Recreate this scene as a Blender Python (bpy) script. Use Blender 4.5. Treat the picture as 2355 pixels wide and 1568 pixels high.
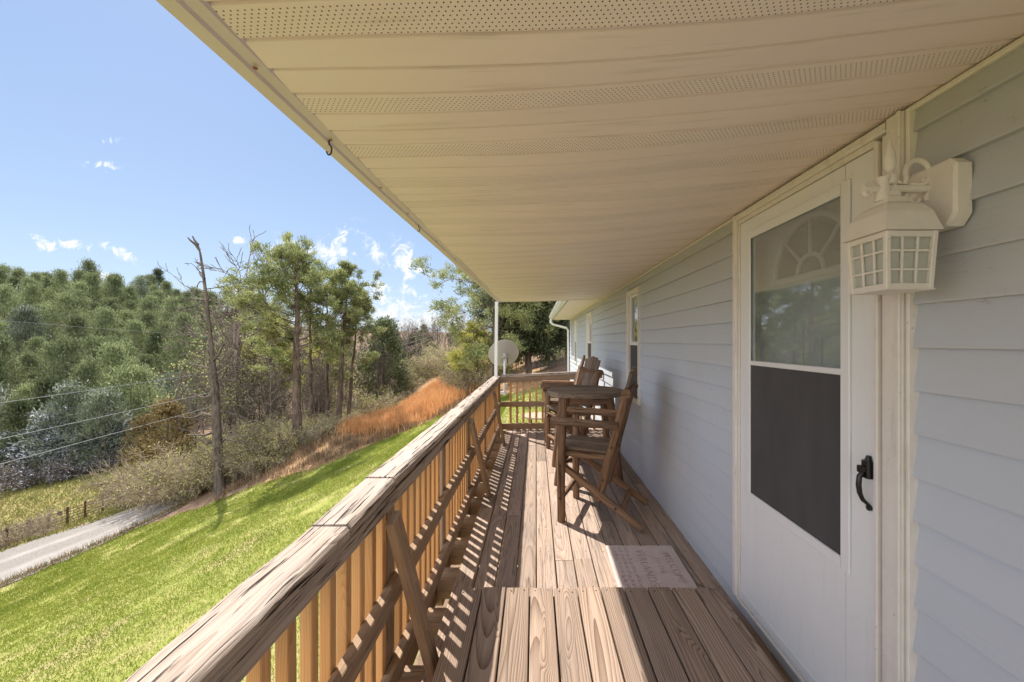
import bpy, bmesh, math, random
import numpy as np
from mathutils import Vector, Matrix, noise as mnoise
random.seed(7); rng = np.random.default_rng(7)
for o in list(bpy.data.objects): bpy.data.objects.remove(o)
SC = bpy.context.scene; COL = SC.collection
R = math.radians
# ------------------------------------------------------------------ camera
cam = bpy.data.cameras.new('camera'); camo = bpy.data.objects.new('camera', cam); COL.objects.link(camo)
camo.location = (0, 0, 1.5); camo.rotation_euler = (R(90), 0, 0)
cam.lens = 14.0; cam.sensor_width = 36; cam.shift_x = -0.0234; cam.clip_start = 0.05; cam.clip_end = 3000
SC.camera = camo
F = 915.0; VX, VY = 1232.0, 784.0; CZ = 1.5
# ------------------------------------------------------------------ light
SUN_EL, SUN_AZ = 50.8, 42.5        # degrees; azimuth measured from +Y towards -X
SUN_STRENGTH, SKY_STRENGTH, EXPOSURE = 3.6, 0.115, 1.15
sun = bpy.data.lights.new('sun', 'SUN'); suno = bpy.data.objects.new('sun', sun); COL.objects.link(suno)
sun.energy = SUN_STRENGTH; sun.angle = R(0.5); sun.color = (1.0, 0.93, 0.82)
sd = Vector((-math.sin(R(SUN_AZ))*math.cos(R(SUN_EL)), math.cos(R(SUN_AZ))*math.cos(R(SUN_EL)), math.sin(R(SUN_EL))))
suno.rotation_euler = sd.to_track_quat('Z', 'Y').to_euler(); suno.location = sd*60
SC.view_settings.view_transform = 'Standard'; SC.view_settings.look = 'None'
SC.view_settings.exposure = EXPOSURE; SC.view_settings.gamma = 1
W = bpy.data.worlds.new('World'); SC.world = W; W.use_nodes = True
def world():
    nt = W.node_tree; N = nt.nodes; L = nt.links; N.clear()
    out = N.new('ShaderNodeOutputWorld'); bg = N.new('ShaderNodeBackground'); bg.inputs[1].default_value = SKY_STRENGTH
    sky = N.new('ShaderNodeTexSky'); sky.sky_type = 'NISHITA'; sky.sun_disc = False
    sky.sun_elevation = R(SUN_EL); sky.sun_rotation = R(-SUN_AZ); sky.air_density = 1.0; sky.dust_density = 0.6; sky.ozone_density = 1.4
    tc = N.new('ShaderNodeTexCoord'); sep = N.new('ShaderNodeSeparateXYZ'); L.new(tc.outputs['Generated'], sep.inputs[0])
    def M(op, a, b=None, c=None):
        n = N.new('ShaderNodeMath'); n.operation = op
        for i, v in enumerate((a, b, c)):
            if v is None: continue
            if isinstance(v, (int, float)): n.inputs[i].default_value = v
            else: L.new(v, n.inputs[i])
        return n.outputs[0]
    yy = M('MAXIMUM', sep.outputs[1], 0.02)
    a = M('DIVIDE', sep.outputs[0], yy); b = M('DIVIDE', sep.outputs[2], yy)
    cmb = N.new('ShaderNodeCombineXYZ'); L.new(a, cmb.inputs[0]); L.new(b, cmb.inputs[1])
    nz = N.new('ShaderNodeTexNoise'); nz.inputs['Scale'].default_value = 27; nz.inputs['Detail'].default_value = 10; nz.inputs['Roughness'].default_value = .68; nz.inputs['Distortion'].default_value = .9
    L.new(cmb.outputs[0], nz.inputs['Vector'])
    blobs = [(795,538,30,26,.35),(860,575,45,24,-.6),(930,600,40,40,-.5),(965,620,40,20,-.4),(690,580,80,26,-.1),(757,588,60,34,0),(640,572,40,14,0),(880,660,50,14,-.1),(945,670,40,14,-.2),
             (905,718,100,46,0),(985,738,95,36,0),(860,702,60,24,0),(560,668,50,18,0),(230,632,30,14,0),(170,563,36,15,-.2),(100,558,30,16,-.4),(280,580,50,14,-.5),(240,380,40,11,-.1),(252,323,18,10,0),(550,552,30,9,0),(1030,735,30,30,0)]
    m = None
    for (px, py, sx, sy, sl) in blobs:
        a0 = (px-VX)/F; b0 = (VY-py)/F
        da = M('SUBTRACT', a, a0); db = M('SUBTRACT', b, b0)
        db = M('SUBTRACT', db, M('MULTIPLY', da, sl))
        q = M('ADD', M('POWER', M('MULTIPLY', da, F/sx), 2.0), M('POWER', M('MULTIPLY', db, F/sy), 2.0))
        v = M('EXPONENT', M('MULTIPLY', q, -0.9))
        m = v if m is None else M('MAXIMUM', m, v)
    k = M('SUBTRACT', M('ADD', M('MULTIPLY', nz.outputs[0], 3.4), M('MULTIPLY', m, .75)), 2.0)
    mr = N.new('ShaderNodeMapRange'); mr.inputs[1].default_value = 0; mr.inputs[2].default_value = .72; L.new(k, mr.inputs[0]); mr.interpolation_type = 'SMOOTHSTEP'
    front = M('GREATER_THAN', sep.outputs[1], .05)
    fac = M('MULTIPLY', M('MULTIPLY', mr.outputs[0], M('MINIMUM', M('MULTIPLY', m, 2.2), 1.0)), front)
    mix = N.new('ShaderNodeMix'); mix.data_type = 'RGBA'; L.new(fac, mix.inputs[0])
    pale = N.new('ShaderNodeMix'); pale.data_type = 'RGBA'; pale.inputs[0].default_value = SKYMIX
    L.new(sky.outputs[0], pale.inputs[6])
    gr = N.new('ShaderNodeMix'); gr.data_type = 'RGBA'; ge = N.new('ShaderNodeMapRange'); ge.inputs[1].default_value = 0.0; ge.inputs[2].default_value = .62
    L.new(sep.outputs[2], ge.inputs[0]); L.new(ge.outputs[0], gr.inputs[0]); gr.inputs[6].default_value = SKYLOW; gr.inputs[7].default_value = SKYTINT; L.new(gr.outputs[2], pale.inputs[7])
    L.new(pale.outputs[2], mix.inputs[6]); mix.inputs[7].default_value = (4.3, 4.35, 4.45, 1)
    # added bright white fill over the unseen half of sky behind the viewer
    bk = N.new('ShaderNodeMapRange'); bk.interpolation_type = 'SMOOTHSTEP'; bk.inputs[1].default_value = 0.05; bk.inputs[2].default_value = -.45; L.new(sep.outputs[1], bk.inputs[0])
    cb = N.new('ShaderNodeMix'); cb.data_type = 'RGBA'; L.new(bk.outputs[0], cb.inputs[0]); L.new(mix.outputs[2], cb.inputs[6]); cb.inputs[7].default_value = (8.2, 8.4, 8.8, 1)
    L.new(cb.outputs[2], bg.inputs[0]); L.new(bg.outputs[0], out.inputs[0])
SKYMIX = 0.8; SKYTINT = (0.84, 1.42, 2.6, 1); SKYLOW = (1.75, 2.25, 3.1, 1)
world()
# ------------------------------------------------------------------ object helpers
def put(o, parent=None):
    COL.objects.link(o)
    if parent: o.parent = parent
    return o
def tag(o, label=None, cat=None, group=None, kind=None):
    if label: o['label'] = label
    if cat: o['category'] = cat
    if group: o['group'] = group
    if kind: o['kind'] = kind
    return o
def empty(name, label, cat, loc=(0,0,0), rz=0, group=None):
    o = bpy.data.objects.new(name, None); o.empty_display_size = .2; put(o); o.location = loc; o.rotation_euler = (0,0,rz)
    return tag(o, label, cat, group)
def copy_tree(o, parent=None):
    c = o.copy(); COL.objects.link(c)
    if parent: c.parent = parent
    for ch in o.children: copy_tree(ch, c)
    return c
class MB:
    """collects shapes; gco = per-vertex wood coordinate (along, across, depth); brnd = per-piece random"""
    def __init__(s): s.v=[]; s.f=[]; s.m=[]; s.g=[]; s.r=[]; s.sm=[]
    def add(s, vs, fs, mi=0, g=None, rnd=None, smooth=False):
        b = len(s.v); s.v += [tuple(p) for p in vs]
        s.f += [tuple(i+b for i in f) for f in fs]; s.m += [mi]*len(fs); s.sm += [smooth]*len(fs)
        s.g += ([tuple(p) for p in g] if g is not None else [tuple(p) for p in vs])
        s.r += [random.random() if rnd is None else rnd]*len(vs)
    def box(s, lo, hi, mi=0, axis=None, bev=0.0):
        lo = Vector(lo); hi = Vector(hi); c = (lo+hi)/2; d = hi-lo
        if axis is None: axis = max(range(3), key=lambda i: d[i])
        e = Vector((0,0,0)); e[axis] = d[axis]/2
        o = [i for i in range(3) if i != axis]
        u = Vector((0,0,0)); u[o[0]] = 1
        s.bar(c-e, c+e, d[o[0]], d[o[1]], up=u, mi=mi, bev=bev)
    def bar(s, p0, p1, w, t, up=(0,0,1), mi=0, bev=0.003, n=1, jit=0.0, rnd=None, taper=1.0):
        """rectangular bar p0->p1; w measured along 'up' (made orthogonal), t along the other side"""
        p0 = Vector(p0); p1 = Vector(p1); d = (p1-p0); ln = d.length; d.normalize()
        u = Vector(up); u = u - d*u.dot(d)
        if u.length < 1e-5: u = d.orthogonal()
        u.normalize(); v = d.cross(u)
        b = min(bev, w*.3, t*.3)
        hw, ht = w/2, t/2
        if b > 0: sec = [(hw-b,ht),(hw,ht-b),(hw,-ht+b),(hw-b,-ht),(-hw+b,-ht),(-hw,-ht+b),(-hw,ht-b),(-hw+b,ht)]
        else: sec = [(hw,ht),(hw,-ht),(-hw,-ht),(-hw,ht)]
        k = len(sec); vs=[]; g=[]; fs=[]
        o1 = random.uniform(0,40); o2 = random.uniform(-.35,.35)*max(w,t); o3 = random.uniform(.02,.09)*random.choice((-1,1))
        wide_u = w >= t
        for i in range(n+1):
            f = i/n; p = p0 + d*(ln*f); sc = 1+(taper-1)*f
            jx, jy = random.uniform(-jit,jit), random.uniform(-jit,jit)
            for (a, c) in sec:
                vs.append(p + u*(a*sc+jx+random.uniform(-jit,jit)*.5) + v*(c*sc+jy+random.uniform(-jit,jit)*.5))
                g.append((ln*f+o1, (a if wide_u else c)+o2, (c if wide_u else a)+o3))
        for i in range(n):
            for j in range(k):
                j2 = (j+1)%k; fs.append((i*k+j, i*k+j2, (i+1)*k+j2, (i+1)*k+j))
        fs.append(tuple(range(k))[::1]); fs.append(tuple(n*k+j for j in range(k))[::-1])
        s.add(vs, [f[::-1] for f in fs], mi, g, rnd)
    def tube(s, pts, rad, k=10, mi=0, cap=True, jit=0.0, smooth=True, flat=1.0):
        pts = [Vector(p) for p in pts]; n = len(pts)
        rads = rad if isinstance(rad, (list, tuple)) else [rad]*n
        vs=[]; g=[]; fs=[]; along = random.uniform(0,40); o2=random.uniform(-.01,.01)
        d0 = (pts[1]-pts[0]).normalized(); u = d0.orthogonal().normalized()
        for i, p in enumerate(pts):
            if i == 0: d = pts[1]-pts[0]
            elif i == n-1: d = pts[-1]-pts[-2]
            else: d = pts[i+1]-pts[i-1]
            d.normalize(); u = (u - d*u.dot(d)).normalized(); v = d.cross(u)
            if i: along += (pts[i]-pts[i-1]).length
            for j in range(k):
                a = 2*math.pi*j/k; r = rads[i]*(1+random.uniform(-jit,jit))
                vs.append(p + u*(math.cos(a)*r) + v*(math.sin(a)*r*flat)); g.append((along, math.cos(a)*r+o2, math.sin(a)*r))
        for i in range(n-1):
            for j in range(k):
                j2=(j+1)%k; fs.append((i*k+j, i*k+j2, (i+1)*k+j2, (i+1)*k+j))
        s.add(vs, fs, mi, g, None, smooth)
        if cap:
            for i, rev in ((0, True), (n-1, False)):
                idx = list(range(k)); ring = [vs[i*k+j] for j in idx]; gg=[g[i*k+j] for j in idx]
                s.add(ring, [tuple(idx[::-1] if rev else idx)], mi, gg)
    def disc(s, c, nrm, r, h=.004, k=8, mi=0):
        c = Vector(c); nrm = Vector(nrm).normalized(); s.tube([c, c+nrm*h], r, k=k, mi=mi, smooth=False)
    def build(s, name, mats, parent=None):
        me = bpy.data.meshes.new(name); me.from_pydata(s.v, [], s.f)
        if not isinstance(mats, (list, tuple)): mats = [mats]
        for m in mats: me.materials.append(m)
        me.polygons.foreach_set('material_index', s.m); me.polygons.foreach_set('use_smooth', s.sm)
        a = me.attributes.new('gco', 'FLOAT_VECTOR', 'POINT'); a.data.foreach_set('vector', np.array(s.g, dtype=np.float32).ravel())
        a = me.attributes.new('brnd', 'FLOAT', 'POINT'); a.data.foreach_set('value', np.array(s.r, dtype=np.float32))
        me.update(); me.validate()
        return put(bpy.data.objects.new(name, me), parent)
def mesh_np(name, V, Fq, mats, mi=None, attrs=None, smooth=False):
    """V (n,3); Fq list of (m,k) int arrays"""
    me = bpy.data.meshes.new(name); V = np.asarray(V, dtype=np.float32)
    me.vertices.add(len(V)); me.vertices.foreach_set('co', V.ravel())
    loops = np.concatenate([f.ravel() for f in Fq]).astype(np.int32)
    tot = np.concatenate([np.full(len(f), f.shape[1]) for f in Fq]).astype(np.int32)
    st = np.concatenate([[0], np.cumsum(tot)[:-1]]).astype(np.int32)
    me.loops.add(len(loops)); me.loops.foreach_set('vertex_index', loops)
    me.polygons.add(len(tot)); me.polygons.foreach_set('loop_start', st); me.polygons.foreach_set('loop_total', tot)
    for m in mats: me.materials.append(m)
    if mi is not None: me.polygons.foreach_set('material_index', np.concatenate([np.full(len(f), k) for f, k in zip(Fq, mi)]).astype(np.int32))
    me.polygons.foreach_set('use_smooth', np.full(len(tot), smooth))
    for k, a in (attrs or {}).items():
        at = me.attributes.new(k, 'FLOAT', 'POINT'); at.data.foreach_set('value', np.asarray(a, dtype=np.float32))
    me.update(calc_edges=True)
    return me
# ------------------------------------------------------------------ materials
class NT:
    def __init__(s, name):
        s.mat = bpy.data.materials.new(name); s.mat.use_nodes = True; s.nt = s.mat.node_tree; s.N = s.nt.nodes; s.L = s.nt.links
        s.b = s.N['Principled BSDF']; s.out = s.N['Material Output']
    def set(s, n, i, v):
        if v is None: return
        if isinstance(v, bpy.types.NodeSocket): s.L.new(v, n.inputs[i])
        elif isinstance(v, tuple) and len(v) == 3 and n.inputs[i].type == 'RGBA': n.inputs[i].default_value = (*v, 1)
        else: n.inputs[i].default_value = v
    def m(s, op, a, b=None, c=None):
        n = s.N.new('ShaderNodeMath'); n.operation = op
        for i, v in enumerate((a,b,c)): s.set(n, i, v)
        return n.outputs[0]
    def mix(s, f, a, b, mode='MIX'):
        n = s.N.new('ShaderNodeMix'); n.data_type = 'RGBA'; n.blend_type = mode; s.set(n, 0, f); s.set(n, 6, a); s.set(n, 7, b); return n.outputs[2]
    def noise(s, vec, scale=5, detail=3, rough=.5, dist=0):
        n = s.N.new('ShaderNodeTexNoise'); s.set(n, 'Vector', vec); n.inputs['Scale'].default_value = scale; n.inputs['Detail'].default_value = detail
        n.inputs['Roughness'].default_value = rough; n.inputs['Distortion'].default_value = dist; return n.outputs[0]
    def scale(s, vec, x, y, z):
        n = s.N.new('ShaderNodeVectorMath'); n.operation = 'MULTIPLY'; s.set(n, 0, vec); n.inputs[1].default_value = (x,y,z); return n.outputs[0]
    def attr(s, name, vec=False):
        n = s.N.new('ShaderNodeAttribute'); n.attribute_name = name; return n.outputs['Vector'] if vec else n.outputs['Fac']
    def obj(s): return s.N.new('ShaderNodeTexCoord').outputs['Object']
    def sep(s, v):
        n = s.N.new('ShaderNodeSeparateXYZ'); s.L.new(v, n.inputs[0]); return n.outputs
    def rng(s, v, a, b, c=0.0, d=1.0, smooth=False):
        n = s.N.new('ShaderNodeMapRange'); s.set(n, 0, v)
        if smooth: n.interpolation_type = 'SMOOTHSTEP'
        for i, x in enumerate((a,b,c,d)): n.inputs[i+1].default_value = x
        return n.outputs[0]
    def bump(s, h, strength=.3, dist=.01):
        n = s.N.new('ShaderNodeBump'); n.inputs['Strength'].default_value = strength; n.inputs['Distance'].default_value = dist; s.set(n, 'Height', h); s.L.new(n.outputs[0], s.b.inputs['Normal'])
    def done(s, col, rough=.6, spec=.5):
        s.set(s.b, 'Base Color', col); s.set(s.b, 'Roughness', rough); s.set(s.b, 'Specular IOR Level', spec); return s.mat
def plain(name, col, rough=.5, var=.12, scale=6, metal=0, bump=.05, grime_tone=0):
    t = NT(name); n = t.noise(t.obj(), scale, 5, .6)
    c = t.mix(n, tuple(x*(1-var) for x in col), tuple(min(1,x*(1+var)) for x in col))
    if grime_tone:
        g = t.rng(t.noise(t.scale(t.obj(), 9, 14, 1.3), 1.6, 5, .65), .56, .74); f = t.rng(t.noise(t.obj(), 55, 3, .6), .68, .76)
        c = t.mix(t.m('MULTIPLY', g, grime_tone), c, (.40,.32,.24)); c = t.mix(t.m('MULTIPLY', f, grime_tone*1.4), c, (.16,.11,.07))
    t.b.inputs['Metallic'].default_value = metal
    if bump: t.bump(t.noise(t.obj(), 90, 4), bump, .004)
    return t.done(c, rough)
def wood(name, light, dark, grey=None, greyamt=.4, freq=75, grain=.6, rough=.85, bump=.35, crack=0.0, spread=.25, stain=.3):
    t = NT(name); g = t.attr('gco', True); rd = t.attr('brnd')
    u, v, w = t.sep(g)
    nA = t.noise(t.scale(g, .55, 5, 5), 1.0, 2, .5); nB = t.noise(t.scale(g, .8, 4, 4), 1.0, 1, .5)
    nK = t.noise(t.scale(g, 2.0, 10, 10), 1.0, 0, .5)
    kn = t.rng(nK, .66, .82, 0, .03, True)
    v2 = t.m('ADD', v, t.m('MULTIPLY', t.m('SUBTRACT', nA, .5), .12)); w2 = t.m('ADD', t.m('ADD', w, t.m('MULTIPLY', t.m('SUBTRACT', nB, .5), .10)), kn)
    r = t.m('SQRT', t.m('ADD', t.m('MULTIPLY', v2, v2), t.m('MULTIPLY', w2, w2)))
    saw = t.m('FRACT', t.m('MULTIPLY', r, freq))
    ring = t.m('POWER', saw, 2.2)
    st = t.noise(t.scale(g, 2.2, 130, 130), 1.0, 4, .65)
    st2 = t.noise(t.scale(g, .7, 26, 26), 1.0, 3, .6)
    bl = t.noise(t.scale(g, 1.1, 7, 7), 1.0, 4, .6)
    fac = t.m('ADD', t.m('MULTIPLY', ring, grain), t.m('MULTIPLY', t.m('SUBTRACT', st, .5), .9))
    fac = t.m('ADD', fac, t.m('MULTIPLY', t.m('SUBTRACT', st2, .5), .7))
    fac = t.rng(fac, -.15, .85)
    c = t.mix(fac, light, dark)
    if grey: c = t.mix(t.m('MULTIPLY', t.rng(bl, .35, .65), greyamt), c, t.mix(fac, grey, tuple(x*.55 for x in grey)))
    c = t.mix(t.m('MULTIPLY', t.rng(bl, .58, .75), stain), c, tuple(x*.45 for x in dark))
    h = t.m('ADD', t.m('MULTIPLY', ring, -.5), st)
    if crack:
        cn = t.noise(t.scale(g, 3.2, 80, 80), 1.0, 3, .6, .3)
        ck = t.rng(cn, .575, .64); c = t.mix(t.m('MULTIPLY', ck, crack), c, (.035,.022,.015)); h = t.m('SUBTRACT', h, t.m('MULTIPLY', ck, 2.0))
    b = t.rng(rd, 0, 1, 1-spread, 1+spread)
    cc = t.N.new('ShaderNodeCombineColor'); [t.L.new(b, cc.inputs[i]) for i in range(3)]
    c = t.mix(1.0, c, cc.outputs[0], 'MULTIPLY')
    t.bump(h, bump, .004)
    return t.done(c, rough, .25)
def leafmat(name, a, b, trans=.3, gloss=None, third=None, lo=.1, hi=.9):
    t = NT(name); ti = t.attr('tint'); c = t.mix(t.rng(ti, lo, hi), a, b)
    if third: c = t.mix(t.rng(ti, .86, .98), c, third)
    ob = t.N.new('ShaderNodeObjectInfo').outputs['Random']; br = t.rng(ob, 0, 1, .68, 1.25); cc = t.N.new('ShaderNodeCombineColor'); [t.L.new(br, cc.inputs[i]) for i in range(3)]
    c = t.mix(1.0, c, cc.outputs[0], 'MULTIPLY')
    t.N.remove(t.b); d = t.N.new('ShaderNodeBsdfDiffuse'); tr = t.N.new('ShaderNodeBsdfTranslucent'); t.L.new(c, d.inputs[0]); t.L.new(c, tr.inputs[0])
    mx = t.N.new('ShaderNodeMixShader'); mx.inputs[0].default_value = trans; t.L.new(d.outputs[0], mx.inputs[1]); t.L.new(tr.outputs[0], mx.inputs[2])
    o = mx.outputs[0]
    if gloss:
        gl = t.N.new('ShaderNodeBsdfGlossy'); gl.inputs['Roughness'].default_value = .45; m2 = t.N.new('ShaderNodeMixShader'); m2.inputs[0].default_value = gloss
        t.L.new(o, m2.inputs[1]); t.L.new(gl.outputs[0], m2.inputs[2]); o = m2.outputs[0]
    t.L.new(o, t.out.inputs[0]); return t.mat
def barkmat(name, a, b, sc=9):
    t = NT(name); p = t.obj(); n = t.noise(t.scale(p, 1, 1, .22), sc, 5, .65); n2 = t.noise(p, 1.7, 3)
    c = t.mix(t.rng(n, .35, .65), a, b); c = t.mix(t.rng(n2, .5, .7, 0, .5), c, tuple(min(1,x*1.5) for x in b)); t.bump(n, .8, .06); return t.done(c, .95, .2)
def glassmat(name, tint=(.9,.95,.95), haze=.0, ior=1.5, boost=1.0):
    t = NT(name); t.N.remove(t.b); tr = t.N.new('ShaderNodeBsdfTransparent'); tr.inputs[0].default_value = (*tint,1)
    gl = t.N.new('ShaderNodeBsdfGlossy'); gl.inputs['Roughness'].default_value = .02
    fr = t.N.new('ShaderNodeFresnel'); fr.inputs[0].default_value = ior
    df = t.N.new('ShaderNodeBsdfDiffuse'); df.inputs[0].default_value = (.48,.56,.59,1)
    m0 = t.N.new('ShaderNodeMixShader'); n = t.noise(t.obj(), 7, 5); t.L.new(t.m('MULTIPLY', t.rng(n, .2, .8, .75, 1.25), haze), m0.inputs[0]); t.L.new(tr.outputs[0], m0.inputs[1]); t.L.new(df.outputs[0], m0.inputs[2])
    mx = t.N.new('ShaderNodeMixShader'); t.L.new(t.m('MINIMUM', t.m('MULTIPLY', fr.outputs[0], boost), 1.0), mx.inputs[0]); t.L.new(m0.outputs[0], mx.inputs[1]); t.L.new(gl.outputs[0], mx.inputs[2])
    t.L.new(mx.outputs[0], t.out.inputs[0]); return t.mat
M = {}
M['deck'] = wood('deck_wood', (.46,.35,.28), (.145,.085,.056), (.37,.305,.27), .6, 120, .5, stain=.45, crack=.4)
M['platform'] = wood('platform_wood', (.45,.335,.26), (.115,.064,.04), (.33,.27,.235), .4, 115, .72, spread=.18, stain=.25, bump=.45)
M['cap'] = wood('cap_rail_wood', (.54,.45,.385), (.24,.16,.115), (.50,.44,.40), .6, 90, .45, crack=1.0, bump=1.0, spread=.08, stain=.5)
M['rail'] = wood('rail_wood', (.43,.29,.185), (.22,.135,.08), (.42,.34,.28), .55, 110, .5, crack=.35, spread=.15)
M['baluster'] = wood('baluster_wood', (.72,.42,.195), (.50,.25,.095), (.55,.40,.24), .2, 130, .55, spread=.15, stain=.05, bump=.2)
M['log'] = wood('log_wood', (.30,.165,.09), (.08,.042,.024), (.24,.18,.135), .55, 140, .35, crack=.75, spread=.25, stain=.5, bump=.8)
M['slat'] = wood('slat_wood', (.29,.205,.145), (.085,.052,.034), (.25,.205,.17), .6, 120, .5, crack=.6, spread=.25, stain=.4, bump=.7)
M['iron'] = plain('dark_iron', (.025,.022,.02), .55)
M['rust'] = plain('rust', (.28,.10,.03), .9)
M['trim'] = plain('cream_trim', (.70,.66,.60), .5, .06, grime_tone=.3)
M['white'] = plain('white_paint', (.76,.77,.79), .4, .04, bump=.02, grime_tone=.10)
M['white_metal'] = plain('white_metal', (.78,.78,.79), .35, .05)
M['black'] = plain('black_handle', (.012,.012,.014), .3, .2)
M['lampwhite'] = plain('lamp_enamel', (.74,.70,.66), .5, .10, 20, bump=.2, grime_tone=.35)
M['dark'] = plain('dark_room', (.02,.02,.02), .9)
M['backing'] = plain('wall_sheathing', (.09,.065,.04), .95, .3)
M['shingle'] = plain('shingle', (.11,.10,.095), .95, .4, 14)
M['block'] = plain('foundation_block', (.36,.35,.33), .95, .2, 8)
M['glass'] = glassmat('window_glass', (.72,.78,.78), .10, 1.5, 2.2)
M['doorglass'] = glassmat('door_glass', (.92,.97,.96), .36, 1.5, 4.0)  # bluish diffuse haze also paints in a paler reflection
def mk():
    t = NT('frosted_lamp_glass'); t.b.inputs['Transmission Weight'].default_value = .25; M['frost'] = t.done((.62,.64,.60), .35)
    # vinyl siding: faint wood-embossed grain, mildew flecks, chalky streaks
    t = NT('vinyl_siding'); p = t.obj(); g = t.noise(t.scale(p, 1, 2.2, 60), 1.4, 4, .6); big = t.noise(t.scale(p, .5, .9, 3), 1.5, 4)
    c = t.mix(big, (.485,.525,.60), (.55,.585,.65)); fl = t.noise(t.scale(p, 1, 14, 22), 1.6, 5, .7); z = t.sep(p)[2]
    mold = t.m('MULTIPLY', t.rng(fl, .61, .70), t.rng(t.noise(t.scale(p,1,1.6,2.2), 1.0, 3), .50, .68)); c = t.mix(t.m('MULTIPLY', mold, .75), c, (.16,.15,.11))
    sm = t.rng(t.noise(t.scale(p, 1, 2.2, 1.3), 1.1, 4), .55, .72); c = t.mix(t.m('MULTIPLY', sm, .3), c, (.50,.47,.42))
    grime_tone = t.m('MULTIPLY', t.rng(z, 1.25, 2.2), t.rng(big, .25, .75, .25, .7)); c = t.mix(grime_tone, c, (.40,.39,.345))  # blotchy tan-grey tone, stronger towards the top of the wall
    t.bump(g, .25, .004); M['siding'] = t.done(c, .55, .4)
    # perforated vinyl soffit; every third strip carries staggered vent holes
    t = NT('vinyl_soffit'); p = t.obj(); x, y, z = t.sep(p)
    st = t.m('DIVIDE', t.m('SUBTRACT', y, .682), .0835); third = t.m('MODULO', t.m('ADD', t.m('FLOOR', st), 30.0), 3.0); isp = t.m('LESS_THAN', third, .5)
    fy = t.m('FRACT', st); inb = t.m('MULTIPLY', t.m('GREATER_THAN', fy, .2), t.m('LESS_THAN', fy, .93))
    row = t.m('DIVIDE', y, .0082); rf = t.m('SUBTRACT', t.m('FRACT', row), .5); odd = t.m('MODULO', t.m('ADD', t.m('FLOOR', row), 400.0), 2.0)
    cx = t.m('SUBTRACT', t.m('FRACT', t.m('ADD', t.m('ADD', t.m('DIVIDE', x, .0125), 200.0), t.m('MULTIPLY', odd, .5))), .5)
    d = t.m('SQRT', t.m('ADD', t.m('POWER', t.m('MULTIPLY', rf, .0082), 2.0), t.m('POWER', t.m('MULTIPLY', cx, .0125), 2.0)))
    hole = t.m('MULTIPLY', t.m('MULTIPLY', t.m('LESS_THAN', d, .0016), isp), inb)
    n = t.noise(t.scale(p, 1.2, 6, 1), 1.5, 5, .6); c = t.mix(n, (.80,.67,.65), (.90,.785,.77))
    s2 = t.noise(t.scale(p, 2.5, 40, 1), 1.2, 4); c = t.mix(t.m('MULTIPLY', t.rng(s2, .6, .72), .25), c, (.42,.33,.23))
    c = t.mix(hole, c, (.03,.022,.016)); M['soffit'] = t.done(c, .5, .3)
    t = NT('gutter_trim'); p = t.obj(); n = t.noise(t.scale(p, 8, 1.5, 8), 2.0, 5); c = t.mix(n, (.60,.52,.52), (.72,.64,.64)); M['fascia'] = t.done(c, .45)
    t = NT('screen_mesh'); p = t.obj(); n = t.noise(t.scale(p, 1, 3, 1), 3, 4); M['screen'] = t.done(t.mix(n, (.042,.041,.046), (.082,.078,.082)), .7)
    t = NT('mat_rubber'); p = t.obj(); n = t.noise(p, 9, 5, .65); n2 = t.noise(p, 60, 3)
    c = t.mix(t.rng(n, .3, .7), (.57,.45,.43), (.63,.54,.51)); c = t.mix(t.rng(n2, .58, .75, 0, .35), c, (.36,.22,.22)); M['mat'] = t.done(c, .9, .2)
    M['matink'] = plain('mat_ink', (.46,.35,.34), .9, .35, 30)
    t = NT('dish_grey'); p = t.obj(); n = t.noise(p, 6, 4); M['dish'] = t.done(t.mix(n, (.40,.385,.385), (.47,.455,.45)), .5)
    # ground: masks baked per vertex are zones of cover, noise does the rest
    t = NT('ground_cover'); p = t.obj(); a = t.noise(p, .35, 6, .6); b2 = t.noise(p, 2.2, 6, .7); fine = t.noise(p, 22, 4, .7); pt = t.noise(t.scale(p, 1,1,1), .8, 5, .65)
    lawn = t.mix(t.rng(a, .35, .65), (.17,.21,.037), (.265,.285,.065)); lawn = t.mix(t.rng(b2, .40, .70, 0, .75), lawn, (.42,.36,.15))
    lawn = t.mix(t.rng(pt, .50, .66, 0, .85), lawn, (.40,.32,.17)); lawn = t.mix(t.rng(fine, .45, .75, 0, .5), lawn, (.14,.175,.035))
    straw = t.mix(t.rng(b2, .3, .7), (.30,.17,.085), (.44,.29,.16)); straw = t.mix(t.rng(fine, .45, .7, 0, .55), straw, (.16,.10,.05))
    meadow = t.mix(t.rng(a, .35, .65), (.19,.20,.06), (.33,.25,.11)); meadow = t.mix(t.rng(fine, .45, .7, 0, .4), meadow, (.18,.19,.05))
    litter = t.mix(t.rng(b2, .35, .65), (.18,.125,.085), (.30,.20,.135)); litter = t.mix(t.rng(fine, .45, .7, 0, .6), litter, (.08,.05,.03))
    wob = t.m('MULTIPLY', t.m('SUBTRACT', b2, .5), .5)
    c = t.mix(t.rng(t.m('ADD', t.attr('lawn'), wob), .4, .6), litter, lawn)
    c = t.mix(t.rng(t.m('ADD', t.attr('straw'), wob), .4, .6), c, straw)
    c = t.mix(t.rng(t.m('ADD', t.attr('meadow'), wob), .4, .6), c, meadow)
    t.bump(fine, .6, .03); M['ground'] = t.done(c, .95, .15)
    t = NT('gravel_road'); p = t.obj(); g = t.noise(p, 18, 5, .75); b2 = t.noise(p, 1.2, 4); tr = t.attr('track')
    c = t.mix(t.rng(g, .3, .7), (.14,.125,.11), (.34,.31,.285)); c = t.mix(t.m('MULTIPLY', tr, t.rng(b2, .3, .7, .35, .85)), c, (.46,.43,.41)); t.bump(g, .6, .03); M['road'] = t.done(c, .95, .15)
mk()
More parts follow.
